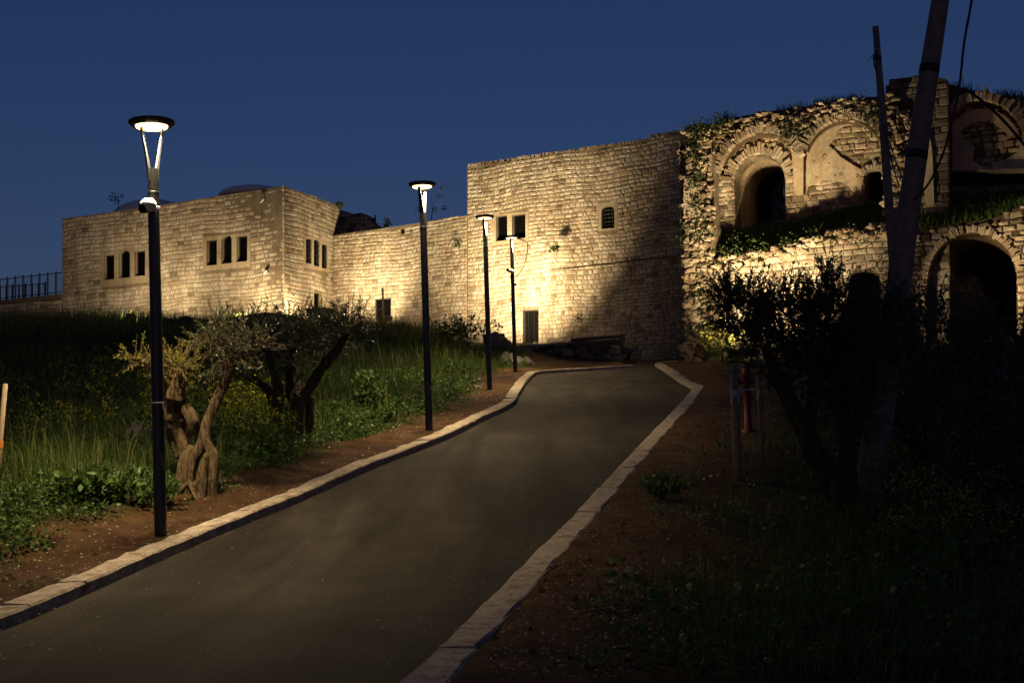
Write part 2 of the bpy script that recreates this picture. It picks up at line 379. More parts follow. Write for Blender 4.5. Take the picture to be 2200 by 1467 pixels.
gm = np.clip((dl - .9 + .45 * np.sin(GYY * 2.1) * np.sin(GX * 1.7 + 1)) / .5, 0, 1) + np.clip((dr - 1.6 + .6 * np.sin(GYY * 1.3) * np.sin(GX * 2.1)) / .8, 0, 1)
gm = np.where(((GYY > 43) & (GX > 0)) | ((GYY > 39) & (GX > -1.5) & (dl > 0) & (dl < 3)), gm * .15, gm)
nx, ny = len(XS), len(YS); ii = np.arange(nx * ny).reshape(ny, nx)
Fq = np.stack([ii[:-1, :-1], ii[:-1, 1:], ii[1:, 1:], ii[1:, :-1]], -1).reshape(-1, 4)
gr = np_mesh('ground', np.stack([GX, GYY, GZZ], -1).reshape(-1, 3), Fq, M['soil'], np.clip(gm, 0, 1).ravel())
gr.data.polygons.foreach_set('use_smooth', [True] * len(gr.data.polygons)); tag(gr, kind='structure')

# road
ry = np.r_[np.arange(-3, YEND, .25), YEND]; V = []
for Y in ry:
    a, b = edge_x(Lc, Y) , edge_x(Rc, Y)
    for k in range(13):
        u = k / 12; x = a + (b - a) * u; V.append((x, Y, float(g(Y)) + .03 * (1 - (2 * u - 1) ** 2)))
n_ = len(ry); ii = np.arange(n_ * 13).reshape(n_, 13)
ro = np_mesh('road', np.array(V), np.stack([ii[:-1, :-1], ii[:-1, 1:], ii[1:, 1:], ii[1:, :-1]], -1).reshape(-1, 4), M['asphalt'])
tag(ro, kind='structure')
V = []; yy = np.arange(YEND - .02, 55, .4)
for Y in yy:
    for k in range(13): V.append((-0.6 + max(0, (Y - 45)) * .25 + k * (9.5) / 12, Y, float(g(Y)) + .055))
n_ = len(yy); ii = np.arange(n_ * 13).reshape(n_, 13)
pv = np_mesh('pavement', np.array(V), np.stack([ii[:-1, :-1], ii[:-1, 1:], ii[1:, 1:], ii[1:, :-1]], -1).reshape(-1, 4), M['asphalt'])
tag(pv, kind='structure')

def kerb(name, c, side, hgt, jl=1., gap=.004):
    rng = random.Random(3); mb = MB()
    seg = np.linalg.norm(np.diff(c, axis=0), axis=1); s = np.r_[0, np.cumsum(seg)]; Ltot = s[-1]
    def at(t): return np.array([np.interp(t, s, c[:, 0]), np.interp(t, s, c[:, 1])])
    t = 0
    while t < Ltot - .3:
        ln = min(jl, Ltot - t); k = 5; vs = []
        dz = rng.uniform(-.006, .006)
        for i in range(k + 1):
            q = t + gap + (ln - 2 * gap) * i / k; p = at(q); d = at(min(q + .15, Ltot)) - at(max(q - .15, 0)); d /= np.linalg.norm(d)
            nrm = np.array([-d[1], d[0]]) * side; z = float(g(p[1]))
            j = rng.uniform(-.014, .014); j2 = rng.uniform(-.018, .018); h = hgt + dz + rng.uniform(-.005, .005)
            for off, zz in ((0, -.3), (j * .3, h - .02), (.02 + j, h), (KW - .02 + j2, h + rng.uniform(-.012, .012)), (KW + j2, h - .012), (KW + .02, -.3)):
                vs.append((p[0] + nrm[0] * off, p[1] + nrm[1] * off, z + zz))
        fs = [(i * 6 + a, i * 6 + a + 1, (i + 1) * 6 + a + 1, (i + 1) * 6 + a) for i in range(k) for a in range(5)] + [tuple(range(6)), tuple(range(k * 6, k * 6 + 6))[::-1]]
        mb.add(vs, fs, rng.random()); t += ln
    return tag(mb.build(name, M['kerb']), kind='structure')
kerb('kerb', Lc, 1, .12); kerb('kerb', Rc, -1, .10, 1.6, .0015)

# ------------------------------------------------------------------ masonry
def inside_spans(loops, z):
    xs = []
    for l in loops:
        for i in range(len(l)):
            (u0, z0), (u1, z1) = l[i], l[(i + 1) % len(l)]
            if (z0 > z) != (z1 > z): xs.append(u0 + (z - z0) / (z1 - z0) * (u1 - u0))
    xs.sort(); return [(xs[i], xs[i + 1]) for i in range(0, len(xs) - 1, 2)]
def inter(A, B):
    o = []
    for a in A:
        for b in B:
            lo, hi = max(a[0], b[0]), min(a[1], b[1])
            if hi - lo > .04: o.append((lo, hi))
    return o
def stones(mb, pl, outer, holes, seed, course=(.17, .22), width=(.18, .4), joint=.016, relief=(.012, .035), jit=.012, skip=.0, n=0., mi=0, warp=.03, dark=.08, tr=(.3, 1.)):
    rng = random.Random(seed); loops = [outer] + list(holes); zs = [p[1] for p in outer]; z = min(zs); zt = max(zs); ph = rng.uniform(0, 9)
    while z < zt - .05:
        h = min(rng.uniform(*course), zt - z); sp = inter(inside_spans(loops, z + h * .15), inside_spans(loops, z + h * .85)); rt = rng.uniform(-.08, .08)
        for a, b in sp:
            u = a
            while u < b - .03:
                w = rng.uniform(*width)
                if b - u - w < width[0] * .6: w = b - u
                u1 = min(u + w, b)
                if rng.random() >= skip:
                    t = rng.uniform(*tr) + rt
                    if rng.random() < dark: t = rng.uniform(0, .25)
                    r = rng.uniform(*relief); e = min(.042, h * .22, (u1 - u) * .22)
                    J = lambda k=1.: rng.uniform(-jit, jit) * k
                    def zz(uu, q): return q + warp * math.sin(uu * .9 + ph) + warp * .5 * math.sin(uu * 2.3 + ph * 2 + q)
                    c = [(u + joint / 2, z + joint / 2), (u1 - joint / 2, z + joint / 2), (u1 - joint / 2, z + h - joint / 2), (u + joint / 2, z + h - joint / 2)]
                    c = [(x + J(), y + J()) for x, y in c]; ct = (sum(x for x, _ in c) / 4, sum(y for _, y in c) / 4)
                    inn = [(x + (ct[0] - x) * e / max(abs(ct[0] - x), .01) , y + (ct[1] - y) * e / max(abs(ct[1] - y), .01)) for x, y in c]
                    vs = [pl.w(x, zz(x, y), n - .004) for x, y in c] + [pl.w(x, zz(x, y), n + r + rng.uniform(-.3, .3) * r) for x, y in inn] + [pl.w(ct[0] + J(2), zz(ct[0], ct[1] + J(2)), n + r * 1.25)]
                    mb.add(vs, [(0, 1, 5, 4), (1, 2, 6, 5), (2, 3, 7, 6), (3, 0, 4, 7), (4, 5, 8), (5, 6, 8), (6, 7, 8), (7, 4, 8)], min(1, max(0, t)), mi)
                u = u1
        z += h
def rect(x0, y0, x1, y1, dy=0):   # dy: rise of the sill/head line across the width (perspective)
    return [(x0, y1 + dy), (x1, y1), (x1, y0), (x0, y0 + dy)]
def window(parent, pl, rc, arched=False, grille=(0, 0), depth=.25, mat='dark', name='window'):
    x0, y0, x1, y1, dy = rc; pts = [(x0, y1 + dy), (x1, y1)]
    if arched:
        w = (x1 - x0) / 2; r = w * .8; pts += [(x1, y0 + r)] + [(x0 + w + w * math.cos(t), y0 + dy * (.5 - .5 * math.cos(t)) + r - r * math.sin(t)) for t in [math.pi * k / 8 for k in range(1, 8)]] + [(x0, y0 + r + dy)]
    else: pts += [(x1, y0), (x0, y0 + dy)]
    uv = pl.poly(pts); mb = MB(); us = [p[0] for p in uv]; zs = [p[1] for p in uv]; cu, c_z = (min(us) + max(us)) / 2, (min(zs) + max(zs)) / 2
    inner = [(cu + (u - cu) * .86, c_z + (z - c_z) * .93) for u, z in uv]
    mb.slab(pl, uv, [inner], -depth + .05, -depth - .02); fr = mb.build(name, M['iron'], parent)
    mb = MB(); mb.slab(pl, inner, [], -depth, -depth - .04); mb.build('pane', M[mat], fr)
    nv, nh = grille
    if nv or nh:
        mb = MB(); a, b, c, d = min(us), max(us), min(zs), max(zs)
        for k in range(1, nv + 1):
            u = a + (b - a) * k / (nv + 1); mb.bar(pl.w(u, c + .02, -depth + .12), pl.w(u, d - .03, -depth + .12), .012)
        for k in range(1, nh + 1):
            z = c + (d - c) * k / (nh + 1); mb.bar(pl.w(a + .01, z, -depth + .13), pl.w(b - .01, z, -depth + .13), .010)
        mb.build('grille', M['iron'], fr)
    return uv
def facade(parent, name, pl, outer_px, wins, seed, surrounds=(), thick=.7, extra_holes=(), clampto=None, **kw):
    """wins: (rect, arched, grille)"""
    outer = pl.poly(outer_px); holes = []
    for w in wins: holes.append(window(parent, pl, w[0], w[1], w[2], **(w[3] if len(w) > 3 else {})))
    mb = MB(); mb.slab(pl, outer, holes + list(extra_holes), 0, -thick, .4, 1)
    if clampto:                                  # mitre the slab's end against the neighbouring face
        q = clampto; vv = []
        for v in mb.v:
            v = Vector(v); dd = (v - q.A).dot(q.n)
            if dd > -.02: v = v - q.n * (dd + .02)
            vv.append(tuple(v))
        mb.v = vv
    sur = [pl.poly(s) for s in surrounds]
    big = list(sur)
    for h in holes:
        us = [p[0] for p in h]; zs = [p[1] for p in h]; c = (sum(us) / len(us), sum(zs) / len(zs))
        if not any(min(p[0] for p in s) < c[0] < max(p[0] for p in s) and min(p[1] for p in s) < c[1] < max(p[1] for p in s) for s in sur): big.append(h)
    stones(mb, pl, outer, big + list(extra_holes), seed, **kw)
    o = mb.build(name, [M['ashlar'], M['mortar']], parent)
    for s in sur:
        mb = MB(); u0, u1 = min(p[0] for p in s), max(p[0] for p in s); z0, z1 = min(p[1] for p in s), max(p[1] for p in s)
        hs = [h for h in holes if min(p[0] for p in h) > u0 - .01 and max(p[0] for p in h) < u1 + .01 and min(p[1] for p in h) > z0 - .01 and max(p[1] for p in h) < z1 + .01]
        mb.slab(pl, s, hs, .012, -.1, .36); mb.build('window_surround', M['ashlar_smooth'], parent)
    return o, outer, holes

WALL = Plane(1004, 57.4, 1470, 52.0)
LEFT = Plane(134, 63.1, 610, 56.5)
SIDE = Plane(610, 56.5, 718, 61.3)
KW_FINE = dict(course=(.15, .23), width=(.15, .40), relief=(.008, .034), joint=.015, jit=.016, warp=.05)
KW_BIG = dict(course=(.17, .25), width=(.22, .60), relief=(.004, .018), joint=.011, jit=.010, warp=.04)

# tall block
tall = empty('stone_building', WALL.w(5, 3, 0))
tag(tall, 'tall stone block with paired square windows and a barred door, adjoining the ruin', 'building')
tp = [(1004, 900), (1004, 357), (1060, 351), (1120, 342), (1200, 330), (1290, 316), (1398, 300), (1398, 292), (1440, 289), (1530, 279), (1530, 900)]
dh = WALL.poly([(1448, 900), (1448, 730)] + [(1448 + 17 - 17 * math.cos(math.radians(a)), 725 - 34 * math.sin(math.radians(a))) for a in range(10, 180, 20)] + [(1482, 730), (1482, 900)])
facade(tall, 'wall', WALL, tp, [((1065.6, 462, 1090, 516, 3), False, (0, 0)), ((1100, 459, 1129, 511, 3.5), False, (0, 0)), ((1292, 442, 1320, 490, 2), True, (3, 5)),
       ((1123, 665, 1157, 738, 2), False, (2, 16), dict(name='door', depth=.22))], 11,
       surrounds=[rect(1057, 454, 1136, 520, 8), rect(1286, 434, 1327, 494, 3)], **KW_FINE)
mb = MB()
a, b, c, d = WALL.uv(1004, 357)[0], WALL.uv(1530, 285)[0], 0, 0
zt = WALL.uv(1004, 357)[1]
mb.box((WALL.w((a + b) / 2, zt - .5, -5)), WALL.d * (b - a - .2) / 2, WALL.n * 4.2, Vector((0, 0, .15)), .3)
mb.box(WALL.w(a + .3, zt / 2 + 1, -4.6), WALL.d * .3, WALL.n * 3.9, Vector((0, 0, zt / 2 - 1.2)), .4)
mb.build('roof', M['dim_stone'], tall)
rng = random.Random(5); mb = MB()
uvs = [WALL.uv(x, 357 - (x - 1004) * .146) for x in np.linspace(1008, 1460, 120)]
for i, (u, z) in enumerate(uvs):
    if rng.random() < .7: mb.box(WALL.w(u, z + rng.uniform(-.02, .04) + (.14 if u > WALL.uv(1398, 300)[0] else 0), -.18), WALL.d * rng.uniform(.04, .07), WALL.n * .2, Vector((0, 0, rng.uniform(.03, .07))), rng.uniform(.1, .8))
mb.build('coping', M['rubble'], tall)

# string-course crack line
mb = MB(); pts = [WALL.w(*WALL.uv(x, y), .05) for x, y in [(1180, 580), (1225, 577), (1265, 572), (1310, 568), (1350, 562), (1400, 557), (1462, 551)]]
mb.tube(pts, .022, 6, .8, 8); mb.build('ledge_line', M['fill'], tall)
# cable under the double window
mb = MB(); mb.tube([WALL.w(*WALL.uv(x, y), .06) for x, y in [(1112, 514), (1124, 518), (1135, 523), (1133, 548), (1128, 570), (1118, 588), (1106, 600)]], .014, 6); mb.build('cable', M['cable'], tall)
# star-shaped tie-rod plate (wall anchor)
def anchor(parent, pl, px, py, r=.22):
    u, z = pl.uv(px, py); mb = MB()
    for k in range(3):
        a = math.radians(35 + 60 * k); d = (math.cos(a) * r, math.sin(a) * r)
        mb.bar(pl.w(u - d[0], z - d[1], .07), pl.w(u + d[0], z + d[1], .07), .012)
    ring = [pl.w(u + r * .9 * math.cos(t), z + r * .9 * math.sin(t), .06) for t in np.linspace(-1.9, 1.9, 12)]
    mb.tube(ring, .012, 5); mb.build('wall_anchor', M['iron'], parent)
anchor(tall, WALL, 1243, 684)

# low middle range
low = empty('stone_building', WALL.w(-5, 4, 0))
tag(low, 'low stone range with one dark square window, left of the tall block', 'building')
lp = [(716, 900), (716, 506), (760, 499), (800, 494), (840, 488), (900, 479), (950, 471), (1003.5, 464), (1003.5, 900)]
facade(low, 'wall', WALL, lp, [((806, 641, 840, 690, 2), False, (1, 0), dict(depth=.10)), ((861, 491, 869, 502, 1), False, (0, 0))], 23,
       **dict(KW_FINE, width=(.2, .42)))
mb = MB(); a, b = WALL.uv(716, 506)[0], WALL.uv(1003, 464)[0]; zt2 = WALL.uv(716, 506)[1]
mb.box(WALL.w((a + b) / 2, zt2 - .35, -4.5), WALL.d * (b - a - .1) / 2, WALL.n * 3.7, Vector((0, 0, .15)), .3); mb.build('roof', M['dim_stone'], low)

# left block
lb = empty('stone_building', LEFT.w(6, 5, 0))
tag(lb, 'square pale stone corner block with triple windows on two faces, left of the range', 'building')
op = [(134, 900), (134, 470), (180, 464), (250, 454), (330, 443), (400, 432), (480, 419), (540, 410), (611, 400), (611, 900)]
facade(lb, 'wall', LEFT, op, [((222.7, 548, 245.7, 600, 1.5), False, (0, 0)), ((255, 537, 279.4, 596, 1.5), True, (0, 0)), ((289, 539, 312, 592, 1.5), False, (0, 0)),
       ((443.6, 515, 466.2, 569, 2), False, (0, 0)), ((475.5, 505, 498, 565, 2), True, (0, 0)), ((508, 506, 531.4, 561, 2), False, (0, 0))], 31,
       surrounds=[rect(216, 530, 319, 606, 12), rect(437, 499, 538, 573, 10)], clampto=SIDE, **KW_BIG)
sp = [(611, 900), (611, 400), (640, 411), (670, 420), (700, 432), (725, 440), (731, 455), (722, 480), (718, 500), (718, 900)]
facade(lb, 'wall', SIDE, sp, [((657, 514.5, 669, 567, -2), False, (1, 4), dict(depth=.13)), ((674, 516, 686, 573, -2), True, (1, 4), dict(depth=.13)), ((691, 527, 702.5, 578, -2), False, (1, 4), dict(depth=.13)),
       ((675, 631, 692, 700, -2), False, (0, 0), dict(name='door'))], 37,
       surrounds=[[(654, 575), (706, 585), (706, 518), (654, 505)]], **KW_BIG)
mb = MB(); a, b = 0, LEFT.uv(611, 400)[0]; zl = LEFT.uv(134, 470)[1]
mb.box(LEFT.w((a + b) / 2 - .8, zl - .45, -2.4), LEFT.d * (b - a - 1.8) / 2, LEFT.n * 1.9, Vector((0, 0, .15)), .3)
mb.box(LEFT.w(.35, zl / 2 + 1, -4.3), LEFT.d * .3, LEFT.n * 3.6, Vector((0, 0, zl / 2 - 1.1)), .5)
mb.build('roof', M['dim_stone'], lb)
def dome(parent, px, py, Y, rx, rz):
    c = P(px, py, Y); mb = MB(); pr = [(rx * math.sin(t), rz * math.cos(t) - rz) for t in np.linspace(0.01, 1.9, 14)]
    mb.lathe(c, pr, 40); mb.build('dome', M['whitewash'], parent, True)
dome(lb, 330, 431, 68, 2.4, 1.2); dome(lb, 545, 402, 66, 1.9, .5)
# ruined wall behind the corner
bw = Plane(725, 63.5, 815, 63.0); back = empty('ruined_wall', bw.w(1, 9, 0))
tag(back, 'dark broken gable of grey rubble rising behind the low range', 'wall')
mb = MB(); o_ = bw.poly([(690, 520), (700, 462), (720, 452), (736, 452), (760, 460), (775, 457), (790, 462), (802, 478), (815, 486), (815, 520)])
mb.slab(bw, o_, [], 0, -.8, .3, 1); stones(mb, bw, o_, [], 41, course=(.18, .26), width=(.2, .5), skip=.08, jit=.03)
mb.build('wall', [M['ashlar'], M['mortar']], back)
mb = MB(); mb.bar(P(806, 480, 63), P(806, 462, 63), .03); mb.bar(P(800, 474, 63), P(807, 468, 63), .03); mb.build('antenna', M['iron'], back)

# left terrace wall and railings
TER = Plane(0, 65.0, 134, 63.1)
ter = empty('terrace_wall', TER.w(1, 5, 0)); tag(ter, 'low stone terrace wall with a brown coping left of the corner block', 'wall')
o_ = TER.poly([(-140, 900), (-140, 672), (0, 656), (133, 643), (133, 900)]); mb = MB(); mb.slab(TER, o_, [], 0, -.5, .4, 1); stones(mb, TER, o_, [], 43, **KW_BIG)
mb.build('wall', [M['ashlar'], M['mortar']], ter)
o_ = TER.poly([(-140, 671), (-140, 660), (0, 646), (133, 631), (133, 642)]); mb = MB(); mb.slab(TER, o_, [], .08, -.5, .4); mb.build('coping', M['wood'], ter)
def railing(pl, p0, p1, h, label, np_=9, nb=3):
    r = empty('railing', pl.w(*pl.uv(*p0), -.2)); tag(r, label, 'railing')
    u0, z0 = pl.uv(*p0); u1, z1 = pl.uv(*p1); mb = MB()
    for hh in (h - .04, .12): mb.bar(pl.w(u0, z0 + hh, -.2), pl.w(u1, z1 + hh, -.2), .018)
    mb.build('rail', M['iron'], r)
    for k in range(np_):
        t = k / (np_ - 1); mb = MB(); u, z = u0 + (u1 - u0) * t, z0 + (z1 - z0) * t
        mb.bar(pl.w(u, z, -.2), pl.w(u, z + h + .07, -.2), .028); mb.build('post', M['iron'], r)
    mb = MB()
    for k in range((np_ - 1) * nb):
        t = (k + .5) / ((np_ - 1) * nb); u, z = u0 + (u1 - u0) * t, z0 + (z1 - z0) * t
        mb.bar(pl.w(u, z + .12, -.2), pl.w(u, z + h - .04, -.2), .009)
    mb.build('baluster', M['iron'], r)
railing(TER, (-140, 659), (132, 631), 1.2, 'dark iron railing along the terrace coping left of the stone block', 17, 3)
TB = Plane(-20, 71, 100, 67); railing(TB, (-20, 652), (90, 645), 1.0, 'second railing sloping down behind the terrace railing', 9, 3)

# ------------------------------------------------------------------ wall lamp heads, cctv
def wall_camera(px, py, pl, label):
    u, z = pl.uv(px, py); o = empty('wall_camera', pl.w(u, z, 0)); tag(o, label, 'camera')
    mb = MB(); mb.bar(pl.w(u, z, .0), pl.w(u, z, .22), .02); mb.build('bracket', M['iron'], o)
    mb = MB(); mb.tube([pl.w(u - .12, z - .1, .25), pl.w(u + .1, z + .06, .25)], [.05, .06], 12); mb.build('housing', M['housing'], o)
wall_camera(577, 585, LEFT, 'small white camera on the corner block below the right triple window')
wall_camera(571, 432, LEFT, 'small white camera near the top of the corner block wall')

# ------------------------------------------------------------------ ruin
R0 = Plane(1480, 47.0, 1870, 43.9)
R1 = R0.off(-1.25)
ruin = empty('ruined_building', R0.w(4, 3, 0)); tag(ruin, 'ruined stone building with an open arch and a plastered blind arch above a grassy ledge', 'ruin')
RK = dict(course=(.16, .3), width=(.18, .5), relief=(.02, .12), joint=.03, jit=.035, skip=.05, dark=.2, tr=(.2, 1.))
def ring_stones(pl, name, cx, cy, rx, ry, a0, a1, n, ln, n0, mat='rubble', parent=None, depth=.25, th=.42):
    mb = MB(); rng = random.Random(int(cx)); c = pl.uv(cx, cy)
    e = pl.uv(cx + rx, cy); t_ = pl.uv(cx, cy - ry); RX, RZ = abs(e[0] - c[0]), abs(t_[1] - c[1])
    for k in range(n):
        a = math.radians(a0 + (a1 - a0) * (k + .5) / n); da = math.radians((a1 - a0) / n) / 2 * .82
        l2 = ln * rng.uniform(.55, 1.25)
        if rng.random() < .08: continue
        a += rng.uniform(-.25, .25) * da; dd = rng.uniform(-.04, .05); pts = []
        for aa, rr in ((a - da, 0), (a + da, 0), (a + da, l2), (a - da, l2)):
            pts.append((c[0] + math.cos(aa) * (RX + rr), c[1] + math.sin(aa) * (RZ + rr)))
        mb.slab(pl, pts, [], n0 + dd, n0 - depth, rng.uniform(.25, 1))
    return mb.build(name, M[mat], parent)
# lower wall
mb = MB(); lo = R0.poly([(1505, 930), (1505, 575), (1560, 562), (1600, 552), (1650, 545), (1700, 536), (1765, 512), (1830, 502), (1895, 490), (1912, 486), (1912, 930)])
ah = R0.poly([(1822, 930)] + arc(1857, 612, 35, 32, 180, 0) + [(1892, 930)])
mb.slab(R0, lo, [ah], 0, -1.4, .4, 1); stones(mb, R0, lo, [ah], 51, course=(.2, .28), width=(.25, .55), relief=(.01, .04), jit=.015, joint=.02)
mb.build('lower_wall', [M['ashlar'], M['mortar']], ruin)
mb = MB(); q = R0.poly([(1800, 930), (1800, 560), (1908, 550), (1908, 930)]); mb.slab(R0, q, [], -3.0, -3.2, .3); mb.build('arch_shade', M['void'], ruin)  # near-black panel in the cut arch stands in for an arch-shaped shadow
# broken rim of the lower wall: lumps and arch edge
mb = MB(); rng = random.Random(8)
for k in range(330):
    x = rng.uniform(1505, 1905); yb = np.interp(x, [1505, 1560, 1650, 1765, 1905], [575, 560, 545, 512, 486]); u, z = R0.uv(x, yb + rng.uniform(-6, 16))
    s = rng.uniform(.06, .2); mb.lump_stone(R0.w(u, z, rng.uniform(-.3, .12)), s * 1.3, s, s * .8, rng, rng.uniform(.1, 1))
ribs = [(1535, 640), (1540, 600), (1553, 582), (1575, 566), (1610, 552)]
for (x0, y0), (x1, y1) in zip(ribs, ribs[1:]):
    for k in range(6):
        t = k / 6; u, z = R0.uv(x0 + (x1 - x0) * t, y0 + (y1 - y0) * t); s = rng.uniform(.07, .14); mb.lump_stone(R0.w(u, z, .1), s, s, s, rng, rng.uniform(.2, .8))
mb.build('broken_rim', M['rubble'], ruin)
# corner pier
PIER = R0.off(.25)
pp = PIER.poly([(1466, 930), (1468, 760), (1470, 640), (1468, 520), (1470, 470), (1474, 400), (1472, 340), (1474, 300), (1482, 270), (1520, 268), (1531, 320), (1529, 420), (1533, 490), (1528, 540), (1536, 640), (1540, 930)])
mb = MB(); mb.slab(PIER, pp, [], 0, -.9, .3, 1); stones(mb, PIER, pp, [], 57, mi=0, **dict(RK, width=(.2, .6)))
# left flank of the pier: stones too
FL = Plane.__new__(Plane); FL.A = PIER.w(pp[2][0], 0, 0); FL.d = -PIER.n; FL.n = -PIER.d
fo = [(0, 0), (0, 12), (2.2, 12), (2.2, 0)]
stones(mb, FL, [(0.05, .5), (0.05, 11.4), (.85, 11.4), (.85, .5)], [], 58, mi=0, **RK)
rng = random.Random(12)
for k in range(330):
    x = rng.gauss(1500, 16); y = rng.uniform(275, 780); x = min(max(x, 1468), 1534)
    u, z = PIER.uv(x, y); s = rng.uniform(.05, .15) * (1.6 if y > 640 else 1); mb.lump_stone(PIER.w(u, z, rng.uniform(-.02, .08)), s * 1.25, s * .7, s * .75, rng, rng.uniform(.15, 1))
for k in range(60):
    x = rng.uniform(1462, 1535); y = rng.uniform(735, 790); p = P(x, y, 46.3 - rng.uniform(0, 1)); s = rng.uniform(.1, .28); mb.lump_stone(p, s * 1.3, s, s * .8, rng, rng.uniform(.1, .9))
mb.build('corner_pier', [M['rubble'], M['mortar']], ruin)
mb = MB(); q = PIER.poly([(1471, 470), (1471, 388), (1490, 386), (1493, 400), (1492, 468)]); mb.slab(PIER, q, [], .13, -.2, .9); mb.build('dressed_block', M['ashlar_smooth'], ruin)
# upper wall
AO = [(1582, 530), (1577, 400)] + arc(1632, 392, 55, 57, 175, 5, 14) + [(1687, 400), (1689, 530)]
SO = [(1856, 520)] + arc(1879, 392, 22, 28, 180, 0) + [(1901, 520)]
uo = R1.poly([(1495, 560), (1495, 300), (1560, 290), (1700, 262), (1800, 245), (1905, 232), (1908, 560)])
h1, h2 = R1.poly(AO), R1.poly(SO)
mb = MB(); mb.slab(R1, uo, [h1, h2], 0, -.9, .4, 1); stones(mb, R1, uo, [h1, h2], 61, mi=0, **dict(RK, relief=(.01, .05), jit=.025, skip=.03, course=(.15, .27), width=(.16, .46), joint=.018))
mb.build('upper_wall', [M['rubble'], M['mortar']], ruin)
ring_stones(R1, 'arch_ring', 1632, 392, 60, 62, -8, 188, 34, .36, .14, parent=ruin)
ring_stones(R1.off(1.0), 'arch_ring', 1632, 386, 93, 101, 22, 165, 60, .34, .10, parent=ruin, depth=.4)
ring_stones(R1.off(1.0), 'arch_ring', 1812, 352, 93, 97, 20, 160, 60, .28, .10, parent=ruin, depth=.4)
ring_stones(R1, 'arch_ring', 1879, 392, 24, 30, 0, 185, 12, .22, .12, parent=ruin)
# tunnel through the arch
def tunnel(pl, loop, d0, d1, mat, name, parent):
    mb = MB(); n = len(loop); vs = [pl.w(u, z, d0) for u, z in loop] + [pl.w(u, z, d1) for u, z in loop]
    mb.add(vs, [(i, i + 1, n + i + 1, n + i) for i in range(n - 1)], .5); return mb.build(name, M[mat], parent)
tunnel(R1, [(c[0] + (p[0] - c[0]) * 1.0, p[1]) for c in [R1.uv(1632, 400)] for p in h1], .02, -3.2, 'plaster', 'vault', ruin)
B1 = R1.off(-3.2); mb = MB()
bo = [(B1.uv(1540, 620)[0] - .3, 1), (B1.uv(1540, 250)[0] - .3, 11.2), (B1.uv(1760, 250)[0] + 1, 11.2), (B1.uv(1760, 620)[0] + 1, 1)]
bh = B1.poly([(1650, 560), (1650, 440)] + arc(1694, 440, 44, 66, 180, 60, 8) + [(1730, 560)])
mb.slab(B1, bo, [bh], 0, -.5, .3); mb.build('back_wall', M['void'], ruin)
mb = MB(); q = R1.poly([(1845, 540), (1845, 330), (1915, 325), (1915, 540)]); mb.slab(R1, q, [], -2.0, -2.2, .3); mb.box(R1.w((q[0][0] + q[2][0]) / 2, q[1][1] - .1, -1.5), R1.d * .65, R1.n * .6, Vector((0, 0, .1))); mb.build('dark_backing', M['void'], ruin)  # unseen near-black box added so the small arch reads as shade
B2 = R1.off(-6.0); mb = MB(); q = B2.poly([(1560, 620), (1560, 300), (1760, 280), (1760, 620)]); hs = [B2.poly(rect(1677, 398, 1684, 421)), B2.poly(rect(1674, 452, 1680, 465))]
mb.slab(B2, q, hs, 0, -.5, .5, 1); stones(mb, B2, q, hs, 63, **KW_BIG); mb.build('far_wall', [M['ashlar'], M['mortar']], ruin)
# plaster on the upper wall
PL = [(1732, 440), (1733, 350), (1738, 320), (1750, 296), (1768, 277), (1790, 266), (1812, 262), (1835, 264), (1838, 268), (1815, 272), (1802, 278), (1800, 290), (1795, 300), (1785, 308), (1783, 316), (1796, 326), (1806, 338), (1822, 348), (1838, 358), (1852, 366), (1852, 420), (1838, 418), (1826, 404), (1812, 394), (1790, 388), (1768, 388), (1752, 394), (1738, 402)]
mb = MB(); mb.slab(R1, R1.poly(PL), [], .10, -.02, .8)
rng = random.Random(4)
for x, y, r in ((1772, 336, 3.4), (1770, 341, 3.), (1750, 349, 2), (1782, 354, 2), (1721, 358, 2.5), (1795, 379, 2), (1808, 377, 3.6), (1843, 380, 3.4), (1755, 383, 3), (1838, 406, 3.4), (1716, 393, 2), (1714, 353, 2), (1727, 329, 1.6)):
    c = R1.uv(x, y); R_ = r * 44 / F; mb.lathe(R1.w(c[0], c[1], .10), [(R_ * .3, .012), (R_ * .8, .03), (R_ * 1.1, .02), (R_ * 1.3, -.01)], 12, axis=R1.n, tone=.25)
mb.build('plaster', M['plaster'], ruin)
mb = MB(); mb.slab(R1, R1.poly([(1711, 420), (1708, 370), (1706, 340), (1702, 318), (1712, 314), (1722, 318), (1727, 312), (1731, 322), (1730, 360), (1730, 420)]), [], .32, -.02, 1.0); mb.build('plaster_pilaster', M['plaster'], ruin)
# broken vault band above, proud of the upper wall
BV = R1.off(1.0)
top = [(1481, 271), (1500, 266), (1540, 267), (1562, 258), (1585, 252), (1615, 246), (1645, 240), (1690, 235), (1720, 231), (1756, 224), (1800, 219), (1834, 213), (1882, 208), (1925, 203)]
bot = [(1940, 300), (1903, 310)] + arc(1812, 352, 92, 96, 24, 160, 16) + [(1718, 312), (1708, 318)] + arc(1632, 386, 92, 100, 38, 158, 14) + [(1540, 330), (1520, 325), (1480, 330)]
bo = BV.poly(top + bot); mb = MB(); mb.slab(BV, bo, [], 0, -1.3, .3, 1)
stones(mb, BV, bo, [], 67, mi=0, **dict(RK, skip=.2, relief=(.02, .14), course=(.12, .24), width=(.13, .38), dark=.3, tr=(.1, .8)))
rng = random.Random(9)
loops = [bo]
for k in range(520):
    x = rng.uniform(1478, 1935); yt = np.interp(x, [p[0] for p in top], [p[1] for p in top]); y = yt + abs(rng.gauss(0, 26)) + rng.uniform(-3, 3); u, z = BV.uv(x, y)
    if y > yt + 4 and not any(a < u < b for a, b in inside_spans(loops, z)): continue
    s = rng.uniform(.04, .14); mb.lump_stone(BV.w(u, z, rng.uniform(-.3, .1)), s * 1.4, s, s * .7, rng, rng.uniform(0, .8))
